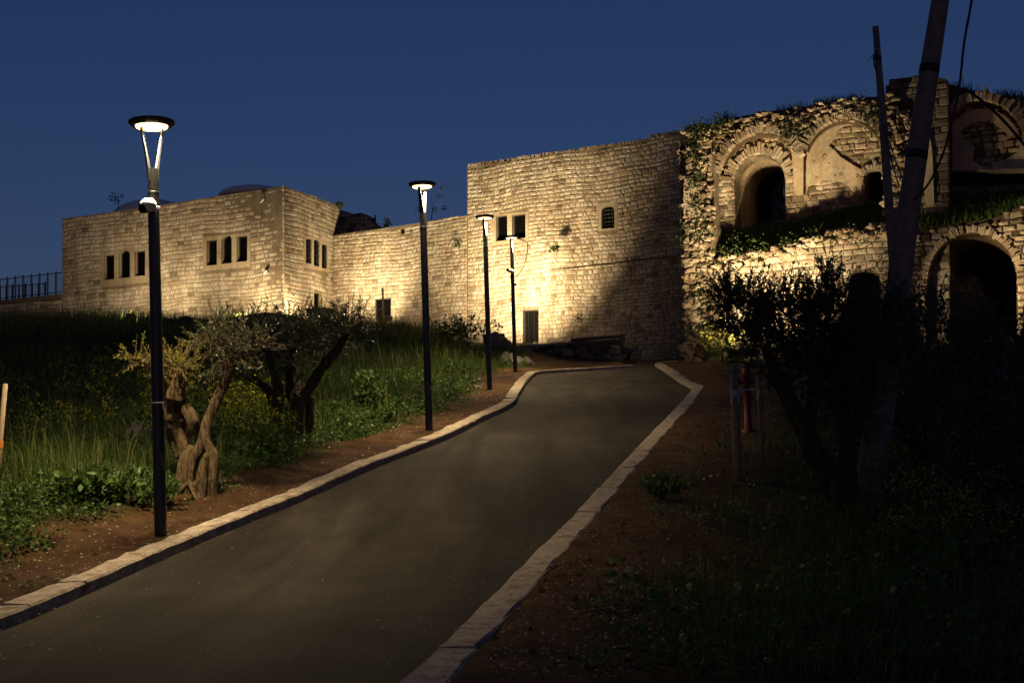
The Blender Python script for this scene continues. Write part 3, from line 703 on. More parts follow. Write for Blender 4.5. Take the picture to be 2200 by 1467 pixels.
mb.build('broken_vault', [M['rubble'], M['fill']], ruin)
mb = MB(); q = BV.poly([(1484, 276), (1925, 212), (1925, 300), (1484, 340)]);
zc = q[1][1] - .6; mb.box(BV.w((q[0][0] + q[1][0]) / 2, zc - .1, -2.4), BV.d * (q[1][0] - q[0][0]) / 2, BV.n * 1.1, Vector((0, 0, .2)), .3); mb.build('roof', M['fill'], ruin)
# ledge between front wall and upper wall
mb = MB(); N_ = 24; vs = []
for k in range(N_ + 1):
    x = 1505 + (1912 - 1505) * k / N_; yb = np.interp(x, [1505, 1560, 1650, 1765, 1912], [572, 558, 543, 510, 485]); u, z = R0.uv(x, yb); _, zb = R1.uv(x, np.interp(x, [1505, 1690, 1850, 1912], [500, 477, 440, 432]))
    vs += [R0.w(u, z - .04, .02), R0.w(u, z + (zb - z) * .5 + .1 * math.sin(k), -.75), R0.w(u, zb, -1.27)]
mb.add(vs, [(3 * i + j, 3 * i + j + 1, 3 * i + j + 4, 3 * i + j + 3) for i in range(N_) for j in range(2)], .9); led = mb.build('ledge', M['soil'], ruin); LEDGE = [Vector(v) for v in vs]

# right ruin (tower block, plastered vault, lower arch)
rr = empty('ruined_vault', R0.w(14, 3, 0)); tag(rr, 'dark ruined vault with a big lower arch and a plastered arch, at the right edge', 'ruin')
T0 = R0.off(-.5)
tb = T0.poly([(1903, 930), (1903, 184), (1910, 184), (1910, 171), (1950, 167), (1974, 162), (2005, 165), (2034, 170), (2038, 190), (2040, 440), (2040, 930)])
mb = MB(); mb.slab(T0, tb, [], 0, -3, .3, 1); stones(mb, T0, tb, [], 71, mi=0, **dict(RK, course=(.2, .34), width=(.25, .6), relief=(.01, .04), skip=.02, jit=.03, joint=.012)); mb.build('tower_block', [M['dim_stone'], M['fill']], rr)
mb = MB(); q = T0.poly([(1985, 300), (1998, 285), (2004, 330), (2008, 440), (1992, 445), (1984, 400)]); mb.slab(T0, q, [], .12, -.1, .6); mb.build('plaster', M['plaster'], rr)
mb = MB(); rng = random.Random(3)
for k in range(260):
    x = rng.gauss(1925, 16); y = rng.uniform(235, 700); u, z = T0.uv(min(max(x, 1908), 1960), y); s = rng.uniform(.08, .22); mb.lump_stone(T0.w(u, z, .1), s * 1.2, s * .6, s * .8, rng, rng.uniform(.2, 1))
mb.build('broken_rim', M['rubble'], rr)
# lower front wall with arch
LA = [(1992, 930), (1992, 600)] + arc(2088, 602, 96, 100, 180, 0, 20) + [(2184, 600), (2186, 930)]
lw = R0.poly([(1913, 930), (1913, 492), (1960, 500), (2000, 486), (2060, 478), (2130, 470), (2200, 440), (2330, 420), (2330, 930)])
lh = R0.poly(LA); mb = MB(); mb.slab(R0, lw, [lh], 0, -.9, .3, 1); stones(mb, R0, lw, [lh], 73, mi=0, **RK); mb.build('lower_wall', [M['rubble'], M['fill']], rr)
ring_stones(R0, 'arch_ring', 2088, 602, 98, 102, 5, 175, 52, .24, .10, parent=rr, depth=.4)
tunnel(R0, lh, .0, -4.5, 'fill', 'vault', rr)
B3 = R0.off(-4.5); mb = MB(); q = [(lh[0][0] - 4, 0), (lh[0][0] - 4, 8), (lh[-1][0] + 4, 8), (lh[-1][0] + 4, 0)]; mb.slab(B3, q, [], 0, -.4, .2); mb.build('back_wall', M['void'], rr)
B4 = R0.off(-2.8); mb = MB(); q = B4.poly([(2050, 930), (2052, 640), (2060, 600), (2080, 592), (2100, 594), (2108, 620), (2118, 640), (2118, 665), (2106, 680), (2106, 930)])
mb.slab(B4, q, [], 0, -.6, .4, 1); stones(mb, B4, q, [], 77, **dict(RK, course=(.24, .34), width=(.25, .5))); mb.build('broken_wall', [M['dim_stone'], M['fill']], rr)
# upper plastered arch
U1 = R0.off(-1.6)
uw = U1.poly([(2030, 445), (2036, 180), (2080, 193), (2117, 196), (2146, 204), (2200, 209), (2330, 215), (2330, 420)])
sl = U1.poly([(2036, 404), (2036, 374), (2330, 371), (2330, 392)])
mb = MB(); mb.slab(U1, U1.poly([(2028, 374), (2036, 180), (2080, 193), (2117, 196), (2146, 204), (2200, 209), (2330, 215), (2330, 371)]), [], 0, -.8, .3, 1)
uq = U1.poly([(2036, 370), (2040, 190), (2080, 195), (2117, 198), (2146, 206), (2200, 211), (2330, 217), (2330, 368)]); stones(mb, U1, uq, [], 79, mi=0, **RK); mb.build('upper_wall', [M['rubble'], M['fill']], rr)
mb = MB(); q = U1.poly([(2034, 371), (2030, 340)] + arc(2112, 335, 88, 96, 172, 128, 5) + [(2072, 300), (2095, 318), (2090, 345), (2110, 362), (2128, 371)]); mb.slab(U1, q, [], .14, -.02, .6); mb.build('plaster', M['plaster'], rr)
mb = MB(); q = U1.poly([(2136, 371), (2130, 352), (2160, 345), (2185, 330), (2198, 300), (2230, 300), (2260, 371)]); mb.slab(U1, q, [], .14, -.02, .6); mb.build('plaster', M['plaster'], rr)
mb = MB(); q = U1.poly(arc(2112, 335, 88, 100, 150, 30, 12) + arc(2112, 335, 66, 72, 30, 150, 12)); mb.slab(U1, q, [], .13, -.02, .6); mb.build('plaster', M['plaster'], rr)
ring_stones(U1, 'arch_ring', 2112, 335, 94, 112, 5, 172, 40, .36, .7, parent=rr, depth=.7)
mb = MB(); q = U1.poly([(2030, 376), (2030, 371), (2330, 366), (2330, 371)]); mb.slab(U1, q, [], .5, -.3, .5); mb.build('lintel', M['dim_stone'], rr)
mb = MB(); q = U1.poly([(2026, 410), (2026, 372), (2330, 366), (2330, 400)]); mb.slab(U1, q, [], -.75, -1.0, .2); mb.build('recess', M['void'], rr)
U2 = R0.off(-1.3); mb = MB(); q = U2.poly([(2024, 470), (2024, 404), (2110, 400), (2200, 394), (2330, 386), (2330, 450)]); mb.slab(U2, q, [], 0, -.7, .4, 1); stones(mb, U2, q, [], 81, **KW_BIG); mb.build('parapet', [M['dim_stone'], M['fill']], rr)
mb = MB(); vs = []
for k in range(13):
    x = 1960 + 30 * k; u, z = R0.uv(x, np.interp(x, [1960, 2060, 2130, 2200, 2330], [500, 478, 470, 440, 420])); zb = U2.uv(x, 428 - (x - 2024) * .04)[1]; vs += [R0.w(u, z - .03, .02), R0.w(u, zb + .1, -1.32)]
mb.add(vs, [(2 * i, 2 * i + 1, 2 * i + 3, 2 * i + 2) for i in range(12)], 1.); mb.build('ledge', M['soil'], rr); LEDGE2 = [Vector(v) for v in vs]

# ------------------------------------------------------------------ low retaining wall with timber beam
LW = Plane(1075, 51.0, 1345, 47.6)
lwall = empty('retaining_wall', LW.w(3, 3, 0)); tag(lwall, 'low dark rubble retaining wall with a pale capping, in front of the barred door', 'wall')
mb = MB(); q = LW.poly([(1078, 850), (1080, 752), (1160, 746), (1235, 738), (1300, 742), (1342, 762), (1345, 850)])
mb.slab(LW, q, [], 0, -.5, .2, 1); stones(mb, LW, q, [], 83, mi=0, **dict(RK, course=(.15, .3), width=(.2, .5)))
rng = random.Random(6)
for k in range(70):
    x = rng.uniform(1130, 1350); u, z = LW.uv(x, rng.uniform(752, 778)); s = rng.uniform(.08, .22); mb.lump_stone(LW.w(u, z, rng.uniform(0, .35)), s * 1.4, s, s * .8, rng, rng.uniform(.1, .8))
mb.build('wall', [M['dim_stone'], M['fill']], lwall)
mb = MB(); q = LW.poly([(1076, 752), (1076, 746), (1235, 733), (1236, 738)]); mb.slab(LW, q, [], .08, -1.2, .6); mb.build('capping', M['concrete'], lwall)
beam = empty('timber_barrier', LW.w(5, 3.4, 0)); tag(beam, 'dark timber barrier of two long beams and a post on the low wall', 'barrier')
mb = MB(); a, b = LW.uv(1231, 731), LW.uv(1342, 722); mb.bar(LW.w(*a, .1), LW.w(*b, .1), .05)
mb.build('beam', M['wood'], beam)
mb = MB(); a, b = LW.uv(1236, 741), LW.uv(1338, 735); mb.bar(LW.w(*a, .1), LW.w(*b, .1), .09); mb.build('beam', M['wood'], beam)
mb = MB(); a, b = LW.uv(1338, 718), LW.uv(1338, 775); mb.bar(LW.w(*a, .02), LW.w(*b, .02), .07); mb.build('post', M['wood'], beam)

# ------------------------------------------------------------------ street lamps
LAMPS = [(345, 1131, 13.5, 267, 'nearest street lamp, with a white round camera on its dark post', .55),
         (922, 921, 22.0, 398, 'street lamp at the middle of the left kerb with a plain post, second nearest', 1.15),
         (1052, 836, 32.0, 467, 'slim street lamp in front of the brightly lit wall, third from the camera', 1.25),
         (1107, 798, 40.0, 510, 'farthest street lamp, with a small camera on its post, by the bend', 1.3)]
def lamp(px, py, Y, pyt, label, rot):
    b = P(px, py, Y); b.z = b.z - .03; topx = px - (py - pyt) * math.tan(math.radians(1.7)) ; tp_ = P(px - (py - pyt) * .029 + (6 if px < 400 else 0), pyt, Y)
    o = empty('street_lamp', b); tag(o, label, 'street lamp', 'street lamps along the left kerb')
    ax = (tp_ - b); Hh = ax.length; ax.normalize()
    def at(h, r=(0, 0, 0)): return b + ax * h + Vector(r)
    fx, fy = math.cos(rot), math.sin(rot); d = Vector((fx, fy, 0))
    hf = Hh - .52
    mb = MB(); mb.lathe(b, [(.0, -.2), (.068, -.2), (.068, .0), (.066, Hh * .45), (.062, hf)], 20, ax)
    mb.lathe(at(0), [(.066, .60), (.0685, .61), (.0685, .63), (.066, .64)], 20, ax)
    mb.lathe(at(0), [(.062, hf - .28), (.066, hf - .275), (.066, hf - .265), (.062, hf - .26)], 20, ax)
    mb.build('post', M['pole'], o, True)
    mb = MB(); mb.box(at(.75, (.03, -.06, 0)), (.028, 0, 0), (0, .012, 0), (0, 0, .09)); mb.build('access_door', M['pole'], o)
    for s in (-1, 1):
        mb = MB(); tv = Vector((-fy, fx, 0)); vs = []
        for h_, rd, wd, th in ((hf - .14, .040, .042, .016), (hf, .046, .042, .014), (hf + .2, .076, .032, .010), (Hh - .02, .125, .027, .008)):
            c = at(h_) + d * (rd * s)
            vs += [c - d * th - tv * wd, c + d * th - tv * wd, c + d * th + tv * wd, c - d * th + tv * wd]
        mb.add(vs, [(4 * i + k, 4 * i + (k + 1) % 4, 4 * i + 4 + (k + 1) % 4, 4 * i + 4 + k) for i in range(3) for k in range(4)] + [(0, 3, 2, 1), (12, 13, 14, 15)])
        mb.build('arm', M['pole'], o)
    mb = MB(); mb.lathe(at(Hh), [(.188, -.028), (.20, -.034), (.215, -.030), (.254, .008), (.260, .020), (.25, .034), (.15, .048), (0.001, .052)], 40, ax); mb.lathe(at(Hh), [(.188, -.028), (.186, -.002), (.001, -.002)], 40, ax)
    mb.build('lamp_head', M['pole'], o, True)
    mb = MB(); mb.lathe(at(Hh), [(.176, -.012), (.174, -.040), (.155, -.048), (.001, -.050)], 32, ax); mb.build('diffuser', M['lamp'], o)
    L = bpy.data.lights.new('lamp_light', 'SPOT'); L.energy = SPOT_W; L.color = (1, .74, .40); L.spot_size = math.radians(146); L.spot_blend = 1.0; L.shadow_soft_size = .14
    lo = bpy.data.objects.new('lamp_light', L); COL.objects.link(lo); lo.parent = o; lo.matrix_parent_inverse = Matrix.Translation(o.location).inverted(); lo.location = at(Hh - .07); lo.rotation_euler = (0, math.radians(5), 0)
    return o, at, Hh
lamps = [lamp(*a) for a in LAMPS]
# dome camera on the nearest post
def dome_cam(at, h, label, side):
    c = at(h); o = empty('security_camera', c); tag(o, label, 'camera')
    mb = MB(); cc = c + Vector((-.02, -.13, 0)); mb.lathe(cc, [(.001, .085), (.05, .075), (.085, .035), (.09, 0), (.08, -.04), (.05, -.07), (.001, -.08)], 20); mb.build('dome_housing', M['white'], o, True)
    mb = MB(); cc2 = cc + Vector((-.045, -.03, -.035)); mb.tube([cc2 + Vector((.02, .02, 0)), cc2 + Vector((-.012, -.035, -.012))], [.052, .050], 16); mb.build('lens', M['dark'], o)
    mb = MB(); mb.box(c + Vector((0, -.07, -.02)), (.035, 0, 0), (0, .05, 0), (0, 0, .03)); mb.lathe(c, [(.072, -.04), (.076, -.03), (.076, .0), (.072, .01)], 20); mb.build('bracket', M['white'], o)
b0, at0, H0 = lamps[0]; dome_cam(at0, H0 - .96, 'white round security camera with a black lens clamped to the nearest lamp post', 0)
# bullet camera on the farthest post
_, at3, H3 = lamps[3]; c = at3(H3 - 1.15)
o = empty('security_camera', c); tag(o, 'small white bullet camera with a black front on the farthest lamp post', 'camera')
mb = MB(); mb.tube([c + Vector((.05, -.1, -.02)), c + Vector((-.12, -.14, .03))], .06, 14); mb.build('housing', M['white'], o)
mb = MB(); mb.tube([c + Vector((-.121, -.14, .03)), c + Vector((-.19, -.16, .05))], .055, 14); mb.build('lens', M['dark'], o)
mb = MB(); mb.tube([c + Vector((-.03, -.07, -.08)), c + Vector((-.05, -.09, -.25))], .03, 10); mb.build('bracket', M['iron'], o); mb = MB(); mb.box(c + Vector((.08, -.06, -.45)), (.04, 0, 0), (0, .04, 0), (0, 0, .04)); mb.build('junction_box', M['iron'], o)
# tie band and reflective tag on the nearest post
mb = MB(); mb.lathe(at0(1.40), [(.068, -.008), (.072, -.006), (.072, .006), (.068, .008)], 20); mb.box(at0(1.36, (.075, -.05, 0)), (.006, 0, 0), (0, .01, 0), (0, 0, .035))
tag(mb.build('post_band', M['white']), 'pale tie band wrapped round the nearest lamp post', 'band')

# ------------------------------------------------------------------ floodlights
def flood(pos, aim, power, label, size=(.32, .24), spread=150, visible=True):
    pos, aim = Vector(pos), Vector(aim); n = (aim - pos).normalized(); x = n.cross(Vector((0, 0, 1))).normalized(); y = x.cross(n)
    o = empty('floodlight', pos - Vector((0, 0, .3))); tag(o, label, 'floodlight', 'floodlights at the foot of the walls')
    mb = MB(); mb.box(pos - n * .05, x * (size[0] / 2 + .03), y * (size[1] / 2 + .03), n * .04); 
    for k in range(5): mb.box(pos - n * .11 + x * (size[0] * (k - 2) / 5), x * .006, y * size[1] * .4, n * .03)
    mb.build('housing', M['iron'], o)
    mb = MB()
    for s in (-1, 1): mb.bar(pos - n * .05 + x * s * (size[0] / 2 + .04), pos - n * .05 + x * s * (size[0] / 2 + .04) - Vector((0, 0, .3)), .012)
    mb.bar(pos - n * .05 + x * (size[0] / 2 + .05) - Vector((0, 0, .3)), pos - n * .05 - x * (size[0] / 2 + .05) - Vector((0, 0, .3)), .014)
    mb.bar(pos - n * .05 - Vector((0, 0, .3)), pos - n * .05 - Vector((0, 0, .9)), .03); mb.build('bracket', M['iron'], o)
    mb = MB(); mb.box(pos - n * .006, x * size[0] / 2, y * size[1] / 2, n * .004); mb.build('glass', M['flood'], o)
    L = bpy.data.lights.new('floodlight_beam', 'AREA'); L.shape = 'RECTANGLE'; L.size, L.size_y = size; L.energy = power * FLOOD; L.color = (1, .77, .45); L.spread = math.radians(spread)
    lo = bpy.data.objects.new('floodlight_beam', L); COL.objects.link(lo); lo.parent = o
    lo.matrix_world = Matrix.Translation(pos + n * .01) @ (-n).to_track_quat('Z', 'Y').to_matrix().to_4x4()
    lo.matrix_parent_inverse = Matrix.Translation(o.location).inverted()
    lo.matrix_basis = Matrix.Translation(pos + n * .01) @ (-n).to_track_quat('Z', 'Y').to_matrix().to_4x4()
    return o
def up(p, h=.35):
    p.z = max(p.z, float(H(p.x, p.y)) + h); return p
flood(P(1063, 727, 51.8), WALL.w(*WALL.uv(1110, 530), 0), 950, 'bright floodlight behind the third lamp post, aimed at the barred door wall', (.9, .5), 104)
flood(up(P(640, 696, 56.0)), P(690, 560, 60), 270, 'hidden floodlight at the foot of the corner block, aimed at its side face', spread=170)
flood(up(P(795, 700, 57.0)), WALL.w(*WALL.uv(775, 540), 0), 260, 'hidden floodlight in the grass below the low range window', spread=104)
flood(up(P(520, 706, 54.3)), LEFT.w(*LEFT.uv(500, 560), 0), 470, 'hidden floodlight in the grass facing the right triple window', spread=170)
flood(up(P(280, 700, 56.0)), LEFT.w(*LEFT.uv(260, 540), 0), 380, 'hidden floodlight in the grass facing the left triple window', spread=170)
flood(up(P(1602, 774, 42.2)), R0.w(*R0.uv(1610, 390), 0), 900, 'bright floodlight glimpsed under the olive crown, aimed up at the ruin', (.75, .3), 112)
flood(up(P(1760, 788, 40.0)), R0.w(*R0.uv(2260, 600), 0), 240, 'small bright floodlight seen through the olive leaves, aimed at the lower arch', (.26, .16), 56)

# ------------------------------------------------------------------ vegetation
def blades(name, X, Y, Z, h, w, mat, seed, lean=.35, tone_=None, label=None, cat=None, ddir=None, kind='stuff'):
    r = np.random.default_rng(seed); n = len(X); a = r.uniform(0, 2 * np.pi, n); ln = r.uniform(.05, lean, n) * h; b = r.uniform(0, 2 * np.pi, n)
    dx, dy = np.cos(a) * w / 2, np.sin(a) * w / 2; lx, ly = np.cos(b) * ln, np.sin(b) * ln
    base = np.stack([X, Y, Z - .03], -1)
    V = np.empty((n, 5, 3)); V[:, 0] = base + np.stack([-dx, -dy, 0 * dx], -1); V[:, 1] = base + np.stack([dx, dy, 0 * dx], -1)
    mid = base + np.stack([lx * .35, ly * .35, h * .6], -1); V[:, 2] = mid + np.stack([dx * .7, dy * .7, 0 * dx], -1); V[:, 3] = mid - np.stack([dx * .7, dy * .7, 0 * dx], -1)
    V[:, 4] = base + np.stack([lx, ly, h * (1 - .3 * ln / h)], -1)
    i = np.arange(n)[:, None] * 5; T = np.concatenate([i + [[0, 1, 2]], i + [[0, 2, 3]], i + [[3, 2, 4]]], 0)
    t = np.repeat(r.uniform(0, .8, n) if tone_ is None else tone_, 5)
    o = np_mesh(name, V.reshape(-1, 3), T, mat, t); tag(o, label, cat, kind=kind); return o
def leaves(C, D, ln, wd, r, fold=.25):
    """leaf quads (two triangles folded): centres C (n,3), directions D (n,3)"""
    n = len(C); D = D / (np.linalg.norm(D, axis=1, keepdims=True) + 1e-9); q = r.normal(size=(n, 3)); Sd = np.cross(D, q); Sd /= np.linalg.norm(Sd, axis=1, keepdims=True) + 1e-9
    Nn = np.cross(D, Sd); ln = np.reshape(ln, (-1, 1)) * np.ones((n, 1)); wd = np.reshape(wd, (-1, 1)) * np.ones((n, 1))
    V = np.stack([C, C + D * ln * .45 + Sd * wd / 2 + Nn * wd * fold, C + D * ln, C + D * ln * .45 - Sd * wd / 2 + Nn * wd * fold], 1)
    i = np.arange(n)[:, None] * 4; return V.reshape(-1, 3), np.concatenate([i + [[0, 1, 2]], i + [[0, 2, 3]]], 0)
def sampleXY(n, pxr, Yr, r):
    Y = 1 / r.uniform(1 / Yr[1], 1 / Yr[0], n); px = r.uniform(*pxr, n); X = (px - 1100) / F * Y; return X, Y
r = np.random.default_rng(11)
def clump(X, Y, s=1.0, ph=0): return .5 + .25 * np.sin(X * 1.1 * s + 2 * np.sin(Y * .7 * s + ph)) + .25 * np.sin(Y * 1.3 * s + 2 * np.sin(X * .9 * s + ph))
# left bank grass
X, Y = sampleXY(225000, (-480, 1130), (9.5, 60), r); dl, dr = road_d(X, Y)
cl = clump(X, Y, 1.6); keep = (dl > .75 + .5 * cl + r.uniform(-.2, .6, len(X))) & (r.random(len(X)) < .35 + .65 * cl) & ~((Y > 40) & (dl < 3.0)) & ~((X > -3.5) & (Y > 50))
X, Y = X[keep], Y[keep]; Z = H(X, Y); sc = np.clip(Y / 22, .8, 2.2)
hh = r.uniform(.10, .34, len(X)) * (.6 + .9 * clump(X, Y, .7, 2)) * np.clip(sc, .9, 1.35) * np.clip(.45 + (road_d(X, Y)[0] - .8) * .4, .4, 1.25)
tn = np.clip(r.normal(.35, .16, len(X)) + .25 * (clump(X, Y, 2.2, 5) - .5), 0, .8)
blades('grass', X, Y, Z, hh, .011 * sc * r.uniform(.7, 1.4, len(X)), M['grass'], 1, .7, tn, 'long green grass covering the bank left of the road', 'grass')
# tall seed stalks, also along the crest against the lit wall
X, Y = sampleXY(5200, (-40, 1060), (11, 58), r); dl, dr = road_d(X, Y); k = (dl > 1.3) & ~((Y > 40) & (dl < 3)); X, Y = X[k], Y[k]
X2, Y2 = sampleXY(9000, (-40, 1000), (46, 55.5), r); X, Y = np.r_[X, X2], np.r_[Y, Y2]
k = ~((X > -3) & (Y > 48)); X, Y = X[k], Y[k]
blades('tall_grass', X, Y, H(X, Y), r.uniform(.35, .95, len(X)), .009 * np.clip(Y / 16, .8, 3), M['grass'], 2, .6, r.uniform(.3, 1, len(X)), 'tall dry seed stalks standing out of the bank grass', 'grass')
# right side sparse grass
X, Y = sampleXY(42000, (1000, 2300), (7.2, 44), r); dl, dr = road_d(X, Y); cl = clump(X, Y, 1.5, 1)
k = (dr > .5) & (r.random(len(X)) < np.clip((dr - .7) / 2.2, .02, 1) * (.2 + .8 * cl ** 2)) & ~((Y > 41) & (X > 6.0)); X, Y = X[k], Y[k]
blades('grass', X, Y, H(X, Y), r.uniform(.08, .38, len(X)), .013 * np.clip(Y / 16, .8, 2), M['grass'], 3, .8, r.uniform(.1, .6, len(X)), 'dark sparse grass and weeds right of the road', 'grass')
# ledge grasses
def on_strip(strip, cols, n, r, jitter=.0):
    m = len(strip) // cols; i = r.integers(0, m - 1, n); j = r.integers(0, cols - 1, n); a, b = r.random(n), r.random(n); S_ = np.array([tuple(v) for v in strip])
    p00, p01, p10, p11 = S_[i * cols + j], S_[i * cols + j + 1], S_[(i + 1) * cols + j], S_[(i + 1) * cols + j + 1]
    return (p00 * ((1 - a) * (1 - b))[:, None] + p01 * ((1 - a) * b)[:, None] + p10 * (a * (1 - b))[:, None] + p11 * (a * b)[:, None])
q = on_strip(LEDGE, 3, 8000, r); blades('grass', q[:, 0], q[:, 1], q[:, 2], r.uniform(.06, .3, len(q)), .028, M['grass'], 4, .8, r.uniform(.1, .6, len(q)), 'green grass growing on the ledge of the ruin', 'grass')
q = on_strip(LEDGE2, 2, 7000, r); blades('grass', q[:, 0], q[:, 1], q[:, 2], r.uniform(.08, .4, len(q)), .028, M['grass'], 5, .8, r.uniform(.1, .5, len(q)), 'dark grass on the upper terrace of the right hand vault', 'grass')
def tufts(spots, pl_, label, n=60, hgt=.5, seed=9):
    rr_ = np.random.default_rng(seed); X, Y, Z = [], [], []
    for px, py in spots:
        u, z = pl_.uv(px, py); p = pl_.w(u, z, -.25)
        X += list(p.x + rr_.normal(0, .18, n)); Y += list(p.y + rr_.normal(0, .15, n)); Z += [p.z] * n
    X, Y, Z = map(np.array, (X, Y, Z)); blades('dry_grass', X, Y, Z, rr_.uniform(.15, hgt, len(X)), .02, M['moss'], seed, .9, rr_.uniform(0, .8, len(X)), label, 'grass')
tufts([(1545, 262), (1552, 258), (1562, 255), (1680, 238), (1712, 234), (1757, 224), (1768, 223), (1780, 221), (1805, 218), (1822, 216), (1838, 213)], BV, 'dry grass tufts along the broken top of the ruin')
tufts([(2150, 206), (2165, 207), (2180, 208), (2196, 208), (2080, 194), (2050, 188)], U1, 'dark tufts on top of the right hand vault', seed=10)

# broadleaf weeds
def weeds(name, X, Y, size, nl, mat, seed, label, cat, kind='stuff', zz=None, hgt=1.0):
    r_ = np.random.default_rng(seed); Z = H(X, Y) if zz is None else zz; C, D, L, T = [], [], [], []
    for x, y, z, s in zip(X, Y, Z, size):
        k = int(nl * r_.uniform(.6, 1.4)); a = r_.uniform(0, 6.283, k); e = r_.uniform(-.1, 1.0, k); rad = r_.uniform(.05, .9, k) * s
        C.append(np.c_[x + np.cos(a) * rad, y + np.sin(a) * rad, z + r_.uniform(.05, 1., k) * s * .75 * hgt * (1 - .5 * rad / s)]); D.append(np.c_[np.cos(a), np.sin(a), e - .4]); L.append(r_.uniform(.16, .34, k) * s); T.append(np.full(k, r_.uniform(.0, .6)) + r_.uniform(0, .4, k))
    C, D, L, T = np.concatenate(C), np.concatenate(D), np.concatenate(L), np.concatenate(T); V, Fc = leaves(C, D, L, L * .8, r_, .15)
    o = np_mesh(name, V, Fc, mat, np.repeat(T, 4)); return tag(o, label, cat, kind=kind)
X, Y = sampleXY(3400, (-400, 1100), (10.5, 40), r); dl, dr = road_d(X, Y); cl = clump(X, Y, 1.2, 4)
k = (dl > .55 + .45 * cl) & (r.random(len(X)) < np.where(dl < 3.2, .9, .3) * (.3 + .7 * cl)) & ~((Y > 39) & (dl < 3)); X, Y = X[k], Y[k]
weeds('weeds', X, Y, r.uniform(.12, .30, len(X)), 22, M['weed'], 21, 'low broad leaved weeds along the foot of the left bank', 'weeds')
X, Y = sampleXY(1000, (1050, 2250), (7.5, 42), r); dl, dr = road_d(X, Y); k = (dr > .5) & (r.random(len(X)) < np.clip(dr / 4, .08, .8)); X, Y = X[k], Y[k]
weeds('weeds', X, Y, r.uniform(.10, .3, len(X)), 20, M['weed'], 22, 'dark broad leaved weeds scattered right of the road', 'weeds')
X, Y = sampleXY(8600, (-420, 1080), (11.5, 36), r); dl, dr = road_d(X, Y); cl = clump(X, Y, 1.9, 7)
k = (dl > 1.0 + .5 * cl) & (r.random(len(X)) < .25 + .75 * cl); X, Y = X[k], Y[k]
weeds('weeds', X, Y, r.uniform(.11, .25, len(X)) * np.clip(Y / 18, .9, 1.5), 30, M['weed'], 23, 'dense leafy weeds mixed into the grass of the left bank', 'weeds', hgt=1.5)
def bush(px, py, Y, s, label, seed, n=160, mat='weed', w=.5, h=.8, name='shrub', cat='shrub', ls=.09):
    r_ = np.random.default_rng(seed); p = P(px, py, Y); z0 = float(H(p.x, p.y)); o = empty(name, (p.x, p.y, z0)); tag(o, label, cat)
    mb = MB(); C, D = [], []
    for k in range(max(6, n // 14)):
        a, t = r_.uniform(0, 6.28), r_.uniform(.05, 1) ** .6; tipp = Vector((p.x + math.cos(a) * w * s * t, p.y + math.sin(a) * w * s * t, z0 + h * s * r_.uniform(.55, 1.05) * (1 - .35 * t * t)))
        b = Vector((p.x, p.y, z0 - .03)); m_ = b.lerp(tipp, .5) + Vector((0, 0, .1 * s)); mb.tube([b, m_, tipp], [.008, .006, .003], 4, cap=False)
        for q in range(14):
            u = r_.uniform(.3, 1.02); c = (b.lerp(m_, u * 2) if u < .5 else m_.lerp(tipp, u * 2 - 1)); C.append(tuple(c)); D.append(r_.normal(size=3) * .7 + [0, 0, .2])
    mb.build('stem', M['weed'], o)
    C, D = np.array(C), np.array(D); V, Fc = leaves(C + r_.normal(0, .03 * s, C.shape), D, r_.uniform(.6, 1.3, len(C)) * ls, r_.uniform(.6, 1.3, len(C)) * ls * .75, r_, .15)
    np_mesh('foliage', V, Fc, M[mat], np.repeat(r_.uniform(.2, 1, len(C)), 4), o); return o
bush(795, 905, 24.5, 1.0, 'leafy green mallow bush right of the dark olive tree', 31, 420, w=.42, h=.95, ls=.10)
bush(820, 925, 23.2, .8, 'low green mallow plant below the leafy bush', 32, 260, w=.6, h=.5, ls=.09)
bush(985, 815, 36.0, 1.2, 'dark leafy plant on the bank between the second and third lamps', 33, 260, w=.7, h=.5, ls=.11)
bush(1420, 1040, 15.0, .8, 'dark green weed sprawling beside the right kerb', 34, 260, w=.55, h=.35, ls=.09)
bush(210, 1095, 14.2, .9, 'broad leaved mallow clump in front of the nearest lamp', 35, 300, w=.6, h=.5, ls=.12)
bush(330, 1075, 14.6, .8, 'green weed clump just behind the nearest lamp post', 36, 260, w=.55, h=.4, ls=.10)
bush(560, 985, 18.6, .8, 'low dark green clump between the two left olive trees', 37, 260, w=.8, h=.45, ls=.09)
bush(1000, 745, 50.5, 1.6, 'bright green bush at the top of the bank before the lit wall', 38, 500, w=1.0, h=1.0, ls=.14)
bush(960, 745, 50, 1.3, 'tall grassy shrub left of the third lamp on the bank crest', 39, 420, w=1.0, h=.8, ls=.13)

